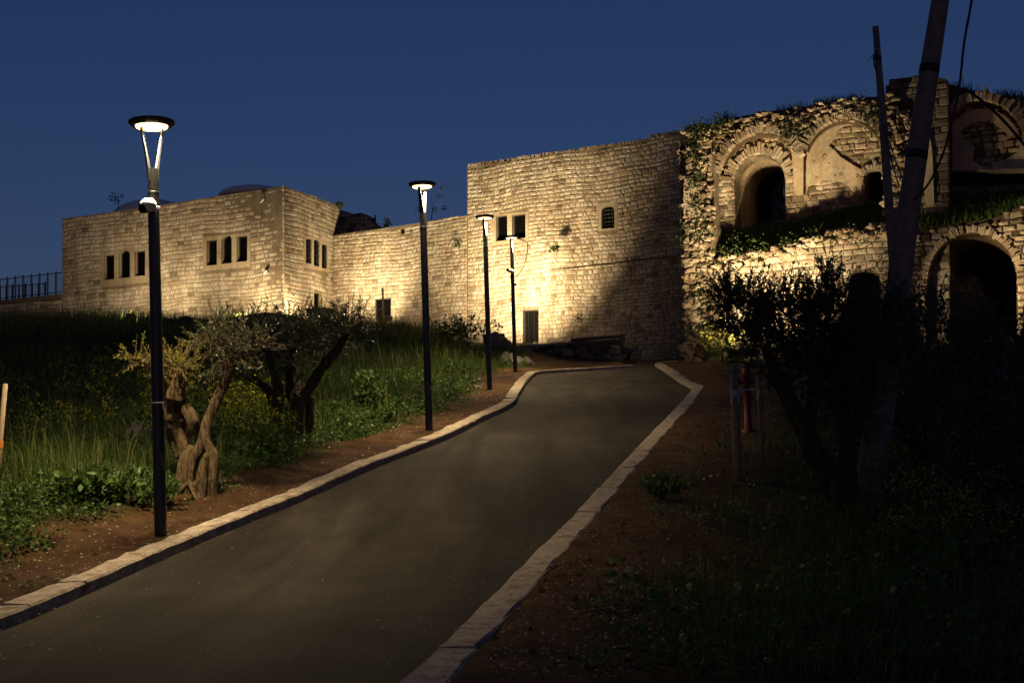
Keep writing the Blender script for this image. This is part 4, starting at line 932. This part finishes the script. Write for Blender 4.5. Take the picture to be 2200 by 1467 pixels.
def mustard(name, X, Y, hgt, seed, label):
    r_ = np.random.default_rng(seed); Z = H(X, Y); n = len(X)
    k = 7; XX, YY, ZZ = np.repeat(X, k) + r_.normal(0, .12, n * k), np.repeat(Y, k) + r_.normal(0, .12, n * k), np.repeat(Z, k); HH = np.repeat(hgt, k) * r_.uniform(.6, 1.1, n * k)
    C = np.c_[XX, YY, ZZ + HH]; C = np.repeat(C, 6, 0) + r_.normal(0, .035, (n * k * 6, 3)); D = r_.normal(size=C.shape); V, Fc = leaves(C, D, .03 * np.clip(C[:, 1] / 18, .8, 2), .03 * np.clip(C[:, 1] / 18, .8, 2), r_, .1)
    o = np_mesh(name, V, Fc, M['flower'], np.repeat(r_.uniform(0, 1, len(C)), 4)); tag(o, label, 'flowers', kind='stuff')
    blades('flower_stems', XX, YY, ZZ, HH, .009 * np.clip(YY / 18, .8, 2), M['weed'], seed, .15, r_.uniform(.1, .8, len(XX)), label.replace('flowers', 'flower stems'), 'stems')
    X3 = np.repeat(XX, 5); Y3 = np.repeat(YY, 5); C = np.c_[X3, Y3, np.repeat(ZZ, 5) + np.repeat(HH, 5) * r_.uniform(.1, .85, len(X3))] + r_.normal(0, .04, (len(X3), 3)); V, Fc = leaves(C, r_.normal(size=C.shape), .09, .05, r_, .1)
    o = np_mesh('leaves', V, Fc, M['weed'], np.repeat(r_.uniform(0, .8, len(C)), 4)); tag(o, label.replace('yellow flowers', 'leaves under the yellow flowers'), 'leaves', kind='stuff')
X, Y = sampleXY(85, (-20, 600), (18, 34), r); k = road_d(X, Y)[0] > 2.5; X, Y = X[k], Y[k]
Xa, Ya = sampleXY(40, (455, 620), (18.5, 23), r); X, Y = np.r_[X, Xa], np.r_[Y, Ya]
mustard('wild_flowers', X, Y, r.uniform(.45, .95, len(X)), 41, 'wild yellow flowers on the dark left bank')
X, Y = sampleXY(80, (1880, 2260), (10, 24), r); mustard('wild_flowers', X, Y, r.uniform(.4, .9, len(X)), 42, 'wild yellow flowers in the dark right corner')

# olive trees
def olive(name, label, base, limbs, clusters, seed, leafmat='olive_leaf', ls=(.04, .07), spray=.38, per=22, barkm='bark'):
    r_ = np.random.default_rng(seed); o = empty(name, base); tag(o, label, 'tree'); mb = MB()
    zg = float(H(base.x, base.y)); rg_ = random.Random(seed)
    if len(limbs) > 4:
        for k in range(6):                        # roots gripping the soil
            a = k * 1.05 + rg_.uniform(-.3, .3); q0 = Vector(base); L_ = rg_.uniform(.28, .5); w_ = limbs[0][1][0]
            e_ = Vector((base.x + math.cos(a) * L_, base.y + math.sin(a) * L_, 0)); e_.z = float(H(e_.x, e_.y)) - .06; m_ = Vector((base.x + math.cos(a) * w_ * .8, base.y + math.sin(a) * w_ * .8, zg + .16))
            mb.tube([Vector((base.x, base.y, zg + .25)), m_ - Vector((0, 0, .07)), m_.lerp(e_, .6) - Vector((0, 0, .03)), e_], [w_ * .2, w_ * .3, w_ * .22, .02], 14, .4, 9., .5)
    for pts, rad in limbs:
        pts = [Vector(p) for p in pts]
        if abs(pts[0].z - zg) < .35: pts[0].z = float(H(pts[0].x, pts[0].y)) - .2
        P2, R2 = [], []
        for i in range(len(pts) - 1):
            p0, p1, p2, p3 = pts[max(i - 1, 0)], pts[i], pts[i + 1], pts[min(i + 2, len(pts) - 1)]
            for k in range(8):
                t = k / 8; P2.append(.5 * ((2 * p1) + (p2 - p0) * t + (2 * p0 - 5 * p1 + 4 * p2 - p3) * t * t + (-p0 + 3 * p1 - 3 * p2 + p3) * t ** 3)); R2.append(rad[i] + (rad[i + 1] - rad[i]) * t)
        P2.append(pts[-1]); R2.append(rad[-1]); mb.tube(P2, R2, 30, .36, 9.5, .28)
    mb.build('trunk', M[barkm], o, True)
    tw = MB(); C, D = [], []
    for c, rx, ry, rz, ns in clusters:
        c = np.array(tuple(c))
        for k in range(ns):
            d = r_.normal(size=3); d /= np.linalg.norm(d); q = c + d * [rx, ry, rz] * r_.uniform(.15, 1) ** .5
            out = d * .8 + r_.normal(size=3) * .45 + [0, 0, .45]; out /= np.linalg.norm(out); L = spray * r_.uniform(.5, 1.25); tip = q + out * L; bend = q + out * L * .5 + [0, 0, .03]
            tw.tube([q - (q - c) * .25, q, bend, tip], [.007, .005, .004, .002], 4, cap=False)
            u = r_.uniform(.0, 1.02, per); P_ = q + np.outer(u, tip - q); C.append(P_); D.append(out * .7 + r_.normal(size=(per, 3)) * .6)
    tw.build('twigs', M[barkm], o)
    C, D = np.concatenate(C), np.concatenate(D); ln = r_.uniform(*ls, len(C)); V, Fc = leaves(C, D, ln, ln * .3, r_, .2)
    np_mesh('crown', V, Fc, M[leafmat], np.repeat(r_.uniform(0, 1, len(C)), 4), o); return o
def Q(*a): return P(*a)
# first olive: hollow stump with two stems
Yt = 15.6; b = Q(405, 1035, Yt)
olive('olive_tree', 'gnarled olive tree with a hollow split trunk behind the nearest lamp post', b, [
    ([Q(400, 1050, Yt), Q(412, 1005, Yt), Q(425, 970, Yt), Q(440, 930, Yt)], [.095, .075, .06, .045]),
    ([Q(385, 1045, Yt - .1), Q(398, 990, Yt), Q(415, 960, Yt + .1)], [.11, .08, .05]),
    ([Q(425, 1048, Yt - .15), Q(436, 1010, Yt - .1), Q(446, 975, Yt - .05)], [.075, .06, .04]),
    ([Q(452, 1035, Yt), Q(455, 985, Yt), Q(440, 940, Yt), Q(455, 885, Yt), Q(475, 840, Yt), Q(492, 800, Yt), Q(512, 768, Yt)], [.085, .075, .07, .07, .066, .058, .042]),
    ([Q(480, 830, Yt), Q(490, 800, Yt - .1), Q(486, 770, Yt - .2)], [.07, .05, .03]),
    ([Q(398, 980, Yt + .3), Q(385, 930, Yt + .3), Q(378, 890, Yt + .2), Q(372, 850, Yt + .1), Q(375, 815, Yt)], [.12, .13, .15, .12, .10]),
    ([Q(415, 930, Yt + .2), Q(412, 900, Yt + .1), Q(396, 872, Yt + .1)], [.08, .09, .07]),
    ([Q(374, 860, Yt), Q(385, 815, Yt), Q(392, 790, Yt)], [.11, .10, .05]),
    ([Q(374, 850, Yt), Q(345, 805, Yt), Q(318, 785, Yt), Q(300, 770, Yt)], [.06, .035, .022, .012])],
    [(Q(505, 752, Yt), .32, .3, .28, 105), (Q(470, 735, Yt), .2, .25, .22, 35), (Q(540, 740, Yt), .15, .2, .2, 25)], 51)
olive('olive_tree', 'yellow green regrowth of the hollow olive, lit by the nearest lamp', Q(380, 830, Yt - .15), [([Q(378, 850, Yt - .05), Q(384, 815, Yt - .1), Q(388, 795, Yt - .15)], [.03, .03, .02]), ([Q(384, 815, Yt - .1), Q(330, 790, Yt - .1), Q(300, 775, Yt - .1)], [.025, .016, .01])],
    [(Q(385, 785, Yt - .1), .18, .2, .13, 70), (Q(300, 775, Yt - .1), .16, .18, .07, 26), (Q(345, 785, Yt), .2, .2, .08, 30), (Q(415, 760, Yt - .1), .07, .1, .08, 12), (Q(372, 825, Yt), .08, .1, .12, 30)], 52, 'pale_leaf', (.022, .04), .28, 24)
# second olive: fan of limbs
Yt = 20.3; b = Q(628, 952, Yt)
olive('olive_tree', 'dark olive tree whose four limbs fan out from a short trunk on the left bank', b, [
    ([Q(628, 962, Yt), Q(626, 930, Yt), Q(618, 890, Yt), Q(596, 855, Yt), Q(560, 825, Yt), Q(520, 800, Yt)], [.24, .18, .13, .085, .065, .045]),
    ([Q(622, 900, Yt), Q(605, 860, Yt - .1), Q(588, 800, Yt - .2), Q(572, 745, Yt - .3)], [.13, .09, .07, .05]),
    ([Q(612, 950, Yt - .2), Q(600, 905, Yt - .2), Q(585, 875, Yt - .1), Q(575, 850, Yt)], [.12, .10, .06, .03]),
    ([Q(628, 900, Yt + .3), Q(628, 860, Yt + .4), Q(630, 820, Yt + .5), Q(622, 785, Yt + .5)], [.10, .13, .12, .09]),
    ([Q(636, 930, Yt), Q(642, 885, Yt), Q(662, 840, Yt), Q(692, 790, Yt - .1), Q(722, 755, Yt - .2), Q(745, 715, Yt - .2)], [.16, .12, .09, .08, .07, .045]),
    ([Q(655, 955, Yt + .2), Q(664, 900, Yt + .2), Q(668, 850, Yt + .2)], [.10, .09, .05])],
    [(Q(560, 725, Yt), .48, .4, .32, 150), (Q(625, 725, Yt + .3), .48, .4, .36, 170), (Q(690, 720, Yt), .40, .4, .28, 120), (Q(748, 700, Yt - .2), .30, .35, .20, 110), (Q(640, 780, Yt + .5), .35, .3, .2, 50), (Q(530, 790, Yt), .26, .3, .22, 30), (Q(640, 790, Yt + .4), .3, .3, .2, 20)], 53, barkm='shaded_bark')
# big dark olive right of the road
Yt = 14.0; b = Q(1830, 1120, Yt); b.z = float(H(b.x, b.y))
olive('olive_tree', 'large dark olive tree right of the road in front of the ruin', b, [
    ([Vector((b.x + .05, b.y, b.z - .1)), Q(1790, 1040, Yt), Q(1750, 970, Yt), Q(1705, 880, Yt), Q(1665, 800, Yt), Q(1640, 740, Yt)], [.20, .14, .11, .095, .075, .04]),
    ([Q(1815, 1090, Yt), Q(1818, 1000, Yt + .2), Q(1812, 900, Yt + .3), Q(1800, 800, Yt + .3), Q(1795, 700, Yt + .3)], [.15, .10, .08, .065, .04]),
    ([Q(1735, 940, Yt), Q(1745, 860, Yt - .1), Q(1750, 780, Yt - .2), Q(1745, 700, Yt)], [.08, .07, .05, .03]),
    ([Q(1800, 800, Yt), Q(1774, 660, Yt), Q(1776, 560, Yt)], [.03, .016, .006])],
    [(Q(1595, 675, Yt), .36, .45, .34, 230), (Q(1690, 690, Yt), .5, .6, .38, 330), (Q(1790, 690, Yt), .5, .6, .44, 360), (Q(1880, 720, Yt + .4), .45, .5, .5, 280), (Q(1640, 760, Yt), .25, .4, .22, 70), (Q(1745, 790, Yt), .5, .4, .3, 130), (Q(1560, 640, Yt), .14, .3, .14, 60), (Q(1776, 610, Yt), .10, .12, .16, 40), (Q(1830, 850, Yt + .3), .35, .4, .4, 160)], 54, ls=(.035, .065), spray=.34, barkm='shaded_bark')
# further dark shrubs right
def rshrub(px, py, Y, rx, rz, label, seed, ns=300):
    c = P(px, py, Y); bb = Vector((c.x, c.y, float(H(c.x, c.y))))
    return olive('shrub', label, bb, [([bb - Vector((0, 0, .1)), bb.lerp(c, .5) + Vector((.1, 0, 0)), c], [.09, .06, .03]), ([bb, bb.lerp(c, .6) + Vector((-.3, .1, 0)), c + Vector((-.4, 0, .1))], [.06, .04, .02])],
        [(c, rx, rx, rz, ns), (c + Vector((rx * .5, 0, -rz * .7)), rx * .8, rx * .8, rz * .6, ns // 3), (c + Vector((-rx * .6, .1, -rz * .5)), rx * .6, rx * .6, rz * .6, ns // 3)], seed, ls=(.06, .11), spray=.5, per=18)
rshrub(2010, 760, 19, .9, .9, 'dark bush directly right of the leaning pole', 61, 380)
rshrub(2140, 800, 18, .9, .8, 'dark bush near the right edge below the lower arch', 62, 380)
rshrub(2190, 1010, 12, .6, .9, 'nearest dark bush, at the right edge of the frame', 63, 300)
rshrub(1960, 900, 17, .7, .6, 'dark undergrowth bush behind the leaning pole foot', 64, 260)
# yellowish grass tuft lit by the floodlight at the pier foot
bush(1540, 752, 44.3, 1.5, 'yellow lit shrub at the foot of the ruin pier', 65, 520, 'pale_leaf', w=.8, h=1.1, ls=.13)
bush(1570, 790, 40, 1.2, 'low green shrub behind the wooden stakes', 66, 300, 'weed', w=.8, h=.7, ls=.12)

# plants growing on the masonry
def wallplants(name, pl_, spots, label, seed, n=70, sz=.3, ls=.08, noff=.1):
    r_ = np.random.default_rng(seed); C = []
    for px, py, s in spots:
        u, z = pl_.uv(px, py); c = pl_.w(u, z, noff); k = int(n * s); C.append(np.array(tuple(c)) + r_.normal(0, 1, (k, 3)) * [sz * s * .6, sz * s * .35, sz * s * .5])
    C = np.concatenate(C); V, Fc = leaves(C, r_.normal(size=C.shape) + [0, -.3, .2], r_.uniform(.6, 1.3, len(C)) * ls, r_.uniform(.4, .8, len(C)) * ls, r_, .15)
    o = np_mesh(name, V, Fc, M['moss'], np.repeat(r_.uniform(0, 1, len(C)), 4)); tag(o, label, 'plants', kind='stuff')
wallplants('creeper', PIER, [(1492, 282, 1.5), (1510, 284, 1.5), (1530, 282, 1.4), (1505, 310, 1), (1500, 345, 1), (1497, 335, .9), (1510, 470, .8), (1500, 495, 1.4), (1520, 500, 1.3), (1492, 400, .8), (1498, 440, .8), (1503, 380, .7), (1510, 640, 1), (1480, 515, .8)], 'green creeper growing over the corner pier of the ruin', 71, 90, .34, .10, .2)
wallplants('creeper', BV, [(1550, 272, 1.4), (1565, 268, 1.3), (1690, 290, 1.3), (1705, 284, 1.2), (1725, 268, 1.3), (1735, 282, 1.0), (1850, 240, 1.4), (1870, 236, 1.3), (1865, 262, 1), (1890, 260, 1.2), (1880, 290, 1)], 'dark green plants hanging from the broken vault of the ruin', 72, 90, .36, .10, .12)
wallplants('creeper', R0, [(1545, 555, 1.8), (1575, 545, 1.8), (1605, 540, 1.6), (1640, 536, 1.3), (1560, 575, 1.4), (1700, 528, 1.2), (1760, 508, 1.0), (1800, 520, 1.2), (1830, 505, 1), (1860, 520, 1), (1890, 500, 1), (1900, 560, 1.2), (1902, 610, 1.2)], 'green plants spilling over the front edge of the ruin ledge', 73, 75, .38, .10, .1)
def sapling(px, py0, py1, Y, label, seed, n=26, sp=.35):
    r_ = np.random.default_rng(seed); a, b = P(px, py0, Y), P(px, py1, Y); o = empty('sapling', a); tag(o, label, 'plant'); mb = MB(); mb.tube([a, a.lerp(b, .5) + Vector((.05, 0, 0)), b], [.025, .018, .008], 5); C = []
    for k in range(5):
        t = r_.uniform(.25, 1); s = a.lerp(b, t); e = s + Vector((r_.uniform(-1, 1), r_.uniform(-.5, .5), r_.uniform(.1, .6))) * sp; mb.tube([s, e], [.01, .005], 4); C += [tuple(e + Vector(r_.normal(0, .07, 3))) for _ in range(n // 2)]
    mb.build('stem', M['bark'], o); C = np.array(C); V, Fc = leaves(C, r_.normal(size=C.shape), .13, .08, r_, .15); np_mesh('foliage', V, Fc, M['moss'], np.repeat(r_.uniform(0, 1, len(C)), 4), o)
sapling(253, 452, 412, 62.5, 'thin sapling on the roof edge of the corner block', 81, 20, .3)
sapling(927, 474, 425, 59.5, 'leggy sapling growing on top of the low range', 82, 24, .8)
sapling(1195, 545, 534, 54.2, 'small green plant rooted in the middle of the tall wall', 83, 40, .25)
sapling(986, 536, 522, 57.3, 'little plant in a crack of the low range beside the tall block', 84, 14, .12)
sapling(727, 450, 438, 60, 'plant tuft on the broken corner of the corner block', 85, 40, .2)
sapling(834, 488, 474, 60, 'small shrub on the coping of the low range', 86, 30, .15)

# ------------------------------------------------------------------ poles and wires on the right
Yp = 14.5; pb = P(1866, 1120, Yp); pb.z = float(H(pb.x, pb.y)) - .1
pole = empty('utility_pole', pb); tag(pole, 'thick old wooden utility pole leaning right across the ruin', 'utility pole')
mb = MB(); pts = [pb, P(1893, 870, Yp), P(1920, 690, Yp), P(1948, 480, Yp), P(1975, 300, Yp), P(2000, 130, Yp), P(2022, -10, Yp), P(2060, -260, Yp)]
mb.tube(pts, [.20, .165, .150, .138, .126, .114, .105, .09], 20, .05, 1.5); mb.build('shaft', M['utility'], pole, True)
for y_, x_ in ((141, 1998), (326, 1971)):
    a, b = P(x_, y_, Yp), P(x_ - 3, y_ + 17, Yp); mb = MB(); mb.tube([a, b], .131 if y_ > 200 else .120, 20); mb.build('band', M['cable'], pole, True)
Y2 = 17.5; p2 = P(1950, 960, Y2); p2.z = float(H(p2.x, p2.y)) - .1
pole2 = empty('utility_pole', p2); tag(pole2, 'thin bare wooden pole with a broken top, left of the thick leaning pole', 'utility pole')
mb = MB(); mb.tube([p2, P(1924, 600, Y2), P(1910, 440, Y2), P(1897, 260, Y2), P(1881, 58, Y2)], [.085, .075, .068, .058, .047], 14, .05, 2); mb.build('shaft', M['utility'], pole2, True)
mb = MB(); mb.tube([P(1886, 118, Y2 - .05), P(1872, 122, Y2 - .08), P(1867, 130, Y2 - .08)], .006, 5); mb.tube([P(1885, 112, Y2 - .05), P(1876, 118, Y2 - .1), P(1878, 140, Y2 - .1), P(1884, 158, Y2 - .07)], .010, 6); mb.box(P(1886, 124, Y2 - .06), (.05, 0, 0), (0, .02, 0), (0, 0, .03)); mb.build('wire_clamp', M['cable'], pole2)
def cable(pts, r, label):
    P2 = []
    for i in range(len(pts) - 1):
        p0, p1, p2, p3 = pts[max(i - 1, 0)], pts[i], pts[i + 1], pts[min(i + 2, len(pts) - 1)]
        for k in range(6):
            t = k / 6; P2.append(.5 * ((2 * p1) + (p2 - p0) * t + (2 * p0 - 5 * p1 + 4 * p2 - p3) * t * t + (-p0 + 3 * p1 - 3 * p2 + p3) * t ** 3))
    mb = MB(); mb.tube(P2 + [pts[-1]], r, 8, .25, 30); tag(mb.build('cable', M['cable'], None, True), label, 'cable')
cable([P(2100, -80, 13), P(2088, 0, 13.2), P(2072, 90, 13.4), P(2060, 190, 13.6), P(2038, 290, 13.8), P(2020, 345, 14), P(1990, 402, 14.3), P(1950, 440, 14.4)], .014, 'thick twisted cable hanging right of the leaning pole')
cable([P(1898, 270, Y2), P(1912, 310, 16.8), P(1925, 350, 16), P(1940, 385, 15)], .009, 'thin cable running from the bare pole to the leaning pole')
cable([P(1898, 260, Y2), P(1908, 320, 17), P(1922, 370, 16.2), P(1932, 402, 15.2)], .009, 'lower thin cable between the two wooden poles')
cable([P(2070, 190, 13.7), P(2120, 225, 14), P(2170, 275, 14.3), P(2215, 330, 14.5)], .016, 'dark cable sagging across the plastered arch at the right')

# ------------------------------------------------------------------ stakes, standpipe, small things
stk = empty('tree_stake', P(1583, 1030, 16.4)); tag(stk, 'pale round wooden tree stake, thicker and nearer of the pair beside the road', 'stake', 'wooden tree stakes right of the road')
z0 = P(1585, 1040, 16.4); mb = MB(); mb.tube([z0 - Vector((0, 0, .1)), P(1581, 900, 16.4), P(1576, 782, 16.4)], [.058, .054, .048], 12, .06, 3); mb.build('post', M['bare_wood'], stk, True)
mb = MB()
for k in range(3): mb.tube([P(1568, 838 + k * 5, 16.3), P(1580, 842 + k * 4, 16.25), P(1592, 836 + k * 6, 16.3)], .008, 5)
mb.tube([P(1572, 848, 16.3), P(1570, 868, 16.28)], .008, 5); mb.tube([P(1586, 846, 16.3), P(1588, 864, 16.28)], .008, 5); mb.build('rope', M['white'], stk)
stk2 = empty('tree_stake', P(1640, 1040, 16.9)); tag(stk2, 'thin wooden tree stake, right one of the pair beside the road', 'stake', 'wooden tree stakes right of the road')
mb = MB(); mb.tube([P(1641, 1045, 16.9), P(1634, 900, 16.9), P(1626, 775, 16.9)], [.03, .03, .027], 10, .06, 3); mb.build('post', M['bare_wood'], stk2, True)
mb = MB(); mb.tube([P(1590, 838, 16.4), P(1610, 837, 16.6), P(1632, 836, 16.85)], .009, 6); mb.tube([P(1632, 838, 16.85), P(1626, 858, 16.85)], .009, 6); tag(mb.build('tie_rope', M['white']), 'pale rope tied between the two wooden stakes', 'rope')
rp = P(1607, 900, 21.0); rp.z = float(H(rp.x, rp.y)); sp_ = empty('standpipe', rp); tag(sp_, 'red fire standpipe standing behind the two wooden stakes', 'standpipe')
tz = P(1603, 778, 21.0).z; hh_ = tz - rp.z
mb = MB(); mb.lathe(rp, [(.12, -.1), (.12, .04), (.065, .05), (.065, hh_ * .78), (.09, hh_ * .8), (.09, hh_ * .84), (.07, hh_ * .86), (.08, hh_ * .97), (.03, hh_), (.001, hh_)], 20); mb.build('pipe', M['red'], sp_, True)
mb = MB(); mb.tube([rp + Vector((-.13, -.02, hh_ * .72)), rp + Vector((.13, -.02, hh_ * .72))], .04, 12); mb.tube([rp + Vector((-.13, -.02, hh_ * .72)), rp + Vector((-.16, -.02, hh_ * .72))], .052, 12); mb.build('outlet', M['red'], sp_, True)
# left edge stake with orange tape
ls_ = empty('tree_stake', P(0, 965, 14.5)); tag(ls_, 'grey wooden stake with orange tape at the left edge of the frame', 'stake')
zb = P(-4, 1040, 14.5); mb = MB(); mb.tube([zb, P(0, 950, 14.5), P(12, 824, 14.5)], [.034, .032, .028], 10, .06, 3); mb.build('post', M['bare_wood'], ls_, True)
mb = MB(); mb.tube([P(-2, 962, 14.5), P(0, 946, 14.5)], .045, 10); mb.build('tape', M['orange'], ls_)
# rocks
def rock(px, py, Y, s, label, seed, lift=.3):
    p = P(px, py, Y); mb = MB(); rg = random.Random(seed); p.z = max(float(H(p.x, p.y)), -9) + s * lift
    mb.lump_stone(p, s, s * .8, s * .8, rg); mb.lump_stone(p + Vector((s * .5, .1, -s * .2)), s * .7, s * .6, s * .6, rg); mb.lump_stone(p + Vector((-s * .2, .05, s * .6)), s * .5, s * .5, s * .5, rg)
    tag(mb.build('rock', M['rock']), label, 'rock')
rock(298, 975, 19.0, .22, 'pale upright rock in the weeds left of the nearest lamp', 1, .7)
rock(1108, 782, 43.5, .35, 'pale rock at the foot of the bank behind the farthest lamp', 2)
rock(1135, 783, 43.6, .22, 'small rock on the red soil right of the farthest lamp', 3)
rock(1070, 752, 50.5, .55, 'dark rock below the bright floodlight', 4)
rock(1090, 776, 44.5, .3, 'rock in the bank grass left of the farthest lamp', 5)
mp = P(385, 694, 50.0)
mb = MB(); rg = random.Random(21)
for k in range(26):
    a = rg.uniform(-1, 1); mb.lump_stone((mp.x + a * 1.5, mp.y + rg.uniform(-.4, .4), mp.z - .35 + .25 * (1 - a * a) + rg.uniform(-.1, .1)), .42, .4, .28, rg, .3)
tag(mb.build('rubble_mound', M['tarp']), 'dark heap of earth and stones on the crest, right of the nearest lamp', 'mound')
# dark skip/shed roofs at the foot of the corner block
SB = Plane(490, 51.5, 660, 51.0); sh = empty('shed', SB.w(1.5, 5, 0)); tag(sh, 'dark low shed with a sagging roof and red sheet, before the corner block', 'shed')
mb = MB(); q = SB.poly([(492, 740), (492, 686), (500, 682), (560, 676), (600, 674), (655, 686), (660, 740)]); mb.slab(SB, q, [], 0, -1.6, .3); mb.build('wall', M['tarp'], sh)
mb = MB(); q = SB.poly([(488, 688), (488, 683), (522, 678), (568, 672), (655, 683), (655, 687), (600, 678), (560, 680)]); mb.slab(SB, q, [], .15, -1.7, .3); mb.build('roof', M['tarp'], sh)
mb = MB(); q = SB.poly([(568, 676), (570, 671), (600, 674), (640, 681), (640, 684)]); mb.slab(SB, q, [], .2, -.8, .3); mb.build('roof_sheet', M['rust'], sh)
p = P(602, 673, 51.6); mb = MB(); mb.lathe(p, [(.12, -.06), (.12, .0), (.08, .08), (.001, .13)], 10); tag(mb.build('bag', M['white']), 'small white bundle on the shed roof', 'bag')
TK = Plane(658, 51.0, 695, 50.5); tk = empty('waste_bin', TK.w(.3, 5, 0)); tag(tk, 'dark square bin standing at the right end of the shed', 'bin')
mb = MB(); q = TK.poly([(660, 735), (659, 665), (694, 665), (694, 735)]); mb.slab(TK, q, [], 0, -.7, .3); mb.build('body', M['tarp'], tk)
mb = MB(); q = TK.poly([(657, 667), (659, 661), (694, 660), (696, 667)]); mb.slab(TK, q, [], .05, -.75, .3); mb.build('lid', M['tarp'], tk)
mb = MB(); q = TK.poly([(668, 669), (668, 666), (680, 666), (680, 669)]); mb.slab(TK, q, [], .06, .0, .3); mb.build('label_plate', M['concrete'], tk)
mb = MB(); mb.bar(P(824, 705, 56), P(822, 619, 56), .035); tag(mb.build('timber_post', M['bare_wood']), 'upright timber leaning before the dark window of the low range', 'post')
mb = MB(); rg = random.Random(2)
for k in range(5): mb.lump_stone(P(828 + k * 2.5, 683, 56.2), .12, .1, .1, rg, .5)
tag(mb.build('rubble_pile', M['concrete']), 'pale stones heaped at the sill of the dark window', 'rubble')
p = P(1151, 737, 53.6); mb = MB(); mb.lump_stone(p, .12, .1, .09, random.Random(1)); tag(mb.build('stone', M['concrete']), 'white stone at the foot of the barred door', 'stone')

# ------------------------------------------------------------------ grit and litter
def grit(name, X, Y, s, mat, label, seed, dz=0.):
    r_ = np.random.default_rng(seed); Z = dz if np.ndim(dz) else H(X, Y) + dz; n = len(X); base = np.array([[0, 0, 1.], [1, 0, 0], [-.5, .87, 0], [-.5, -.87, 0]]); fc = np.array([[0, 1, 2], [0, 2, 3], [0, 3, 1]])
    V = np.stack([X, Y, Z], -1)[:, None, :] + base[None] * (s[:, None, None]) * r_.uniform(.5, 1.4, (n, 4, 1)) * [1, 1, .6]; Fc = (np.arange(n)[:, None, None] * 4 + fc[None]).reshape(-1, 3)
    tag(np_mesh(name, V.reshape(-1, 3), Fc, mat, np.repeat(r_.random(n), 4)), label, 'gravel', kind='stuff')
X, Y = sampleXY(5000, (-60, 1180), (9.3, 44), r); dl, dr = road_d(X, Y); k = (dl > .02) & (dl < 1.8); X, Y = X[k], Y[k]
grit('gravel', X, Y, r.uniform(.005, .02, len(X)) * np.clip(Y / 15, 1, 2), M['concrete'], 'pale stone chips on the red soil left of the road', 91)
X, Y = sampleXY(5000, (950, 2100), (7.3, 44), r); dl, dr = road_d(X, Y); k = (dr > .02) & (dr < 3.5); X, Y = X[k], Y[k]
grit('gravel', X, Y, r.uniform(.005, .022, len(X)) * np.clip(Y / 15, .8, 2), M['concrete'], 'pale stone chips on the dark soil right of the road', 92)


X, Y = sampleXY(2600, (-60, 1500), (7.8, 40), r); dl, dr = road_d(X, Y); k = (dl < -KW - .02) & (dr < -KW - .02); X, Y, dl, dr = X[k], Y[k], dl[k], dr[k]
k = r.random(len(X)) < np.where(np.maximum(dl, dr) > -KW - .35, 1., .10); X, Y = X[k], Y[k]
grit('litter', X, Y, r.uniform(.004, .012, len(X)) * np.clip(Y / 15, 1, 2), M['bare_wood'], 'small crumbs and leaves lying on the asphalt, mostly along the kerbs', 93, g(Y) + .03)

X, Y = sampleXY(5200, (-200, 2100), (7.5, 42), r); dl, dr = road_d(X, Y); k = ((dl > .01) & (dl < 1.6)) | ((dr > .01) & (dr < 3.)); X, Y = X[k], Y[k]; k = r.random(len(X)) < clump(X, Y, 2.4, 3) ** 1.5; X, Y = X[k], Y[k]
grit('clods', X, Y, r.uniform(.012, .055, len(X)), M['soil'], 'crumbly clods of earth on both soil verges', 94)
X, Y = sampleXY(2600, (-200, 1900), (8, 42), r); dl, dr = road_d(X, Y); k = ((dl > .05) & (dl < 1.5)) | ((dr > .05) & (dr < 2.5)); X, Y = X[k], Y[k]
blades('dry_stalks', X, Y, H(X, Y), r.uniform(.03, .14, len(X)), .008 * np.clip(Y / 14, .9, 2), M['grass'], 12, 1.6, r.uniform(.6, 1, len(X)), 'short dry stalks and clippings on the soil verges', 'grass')
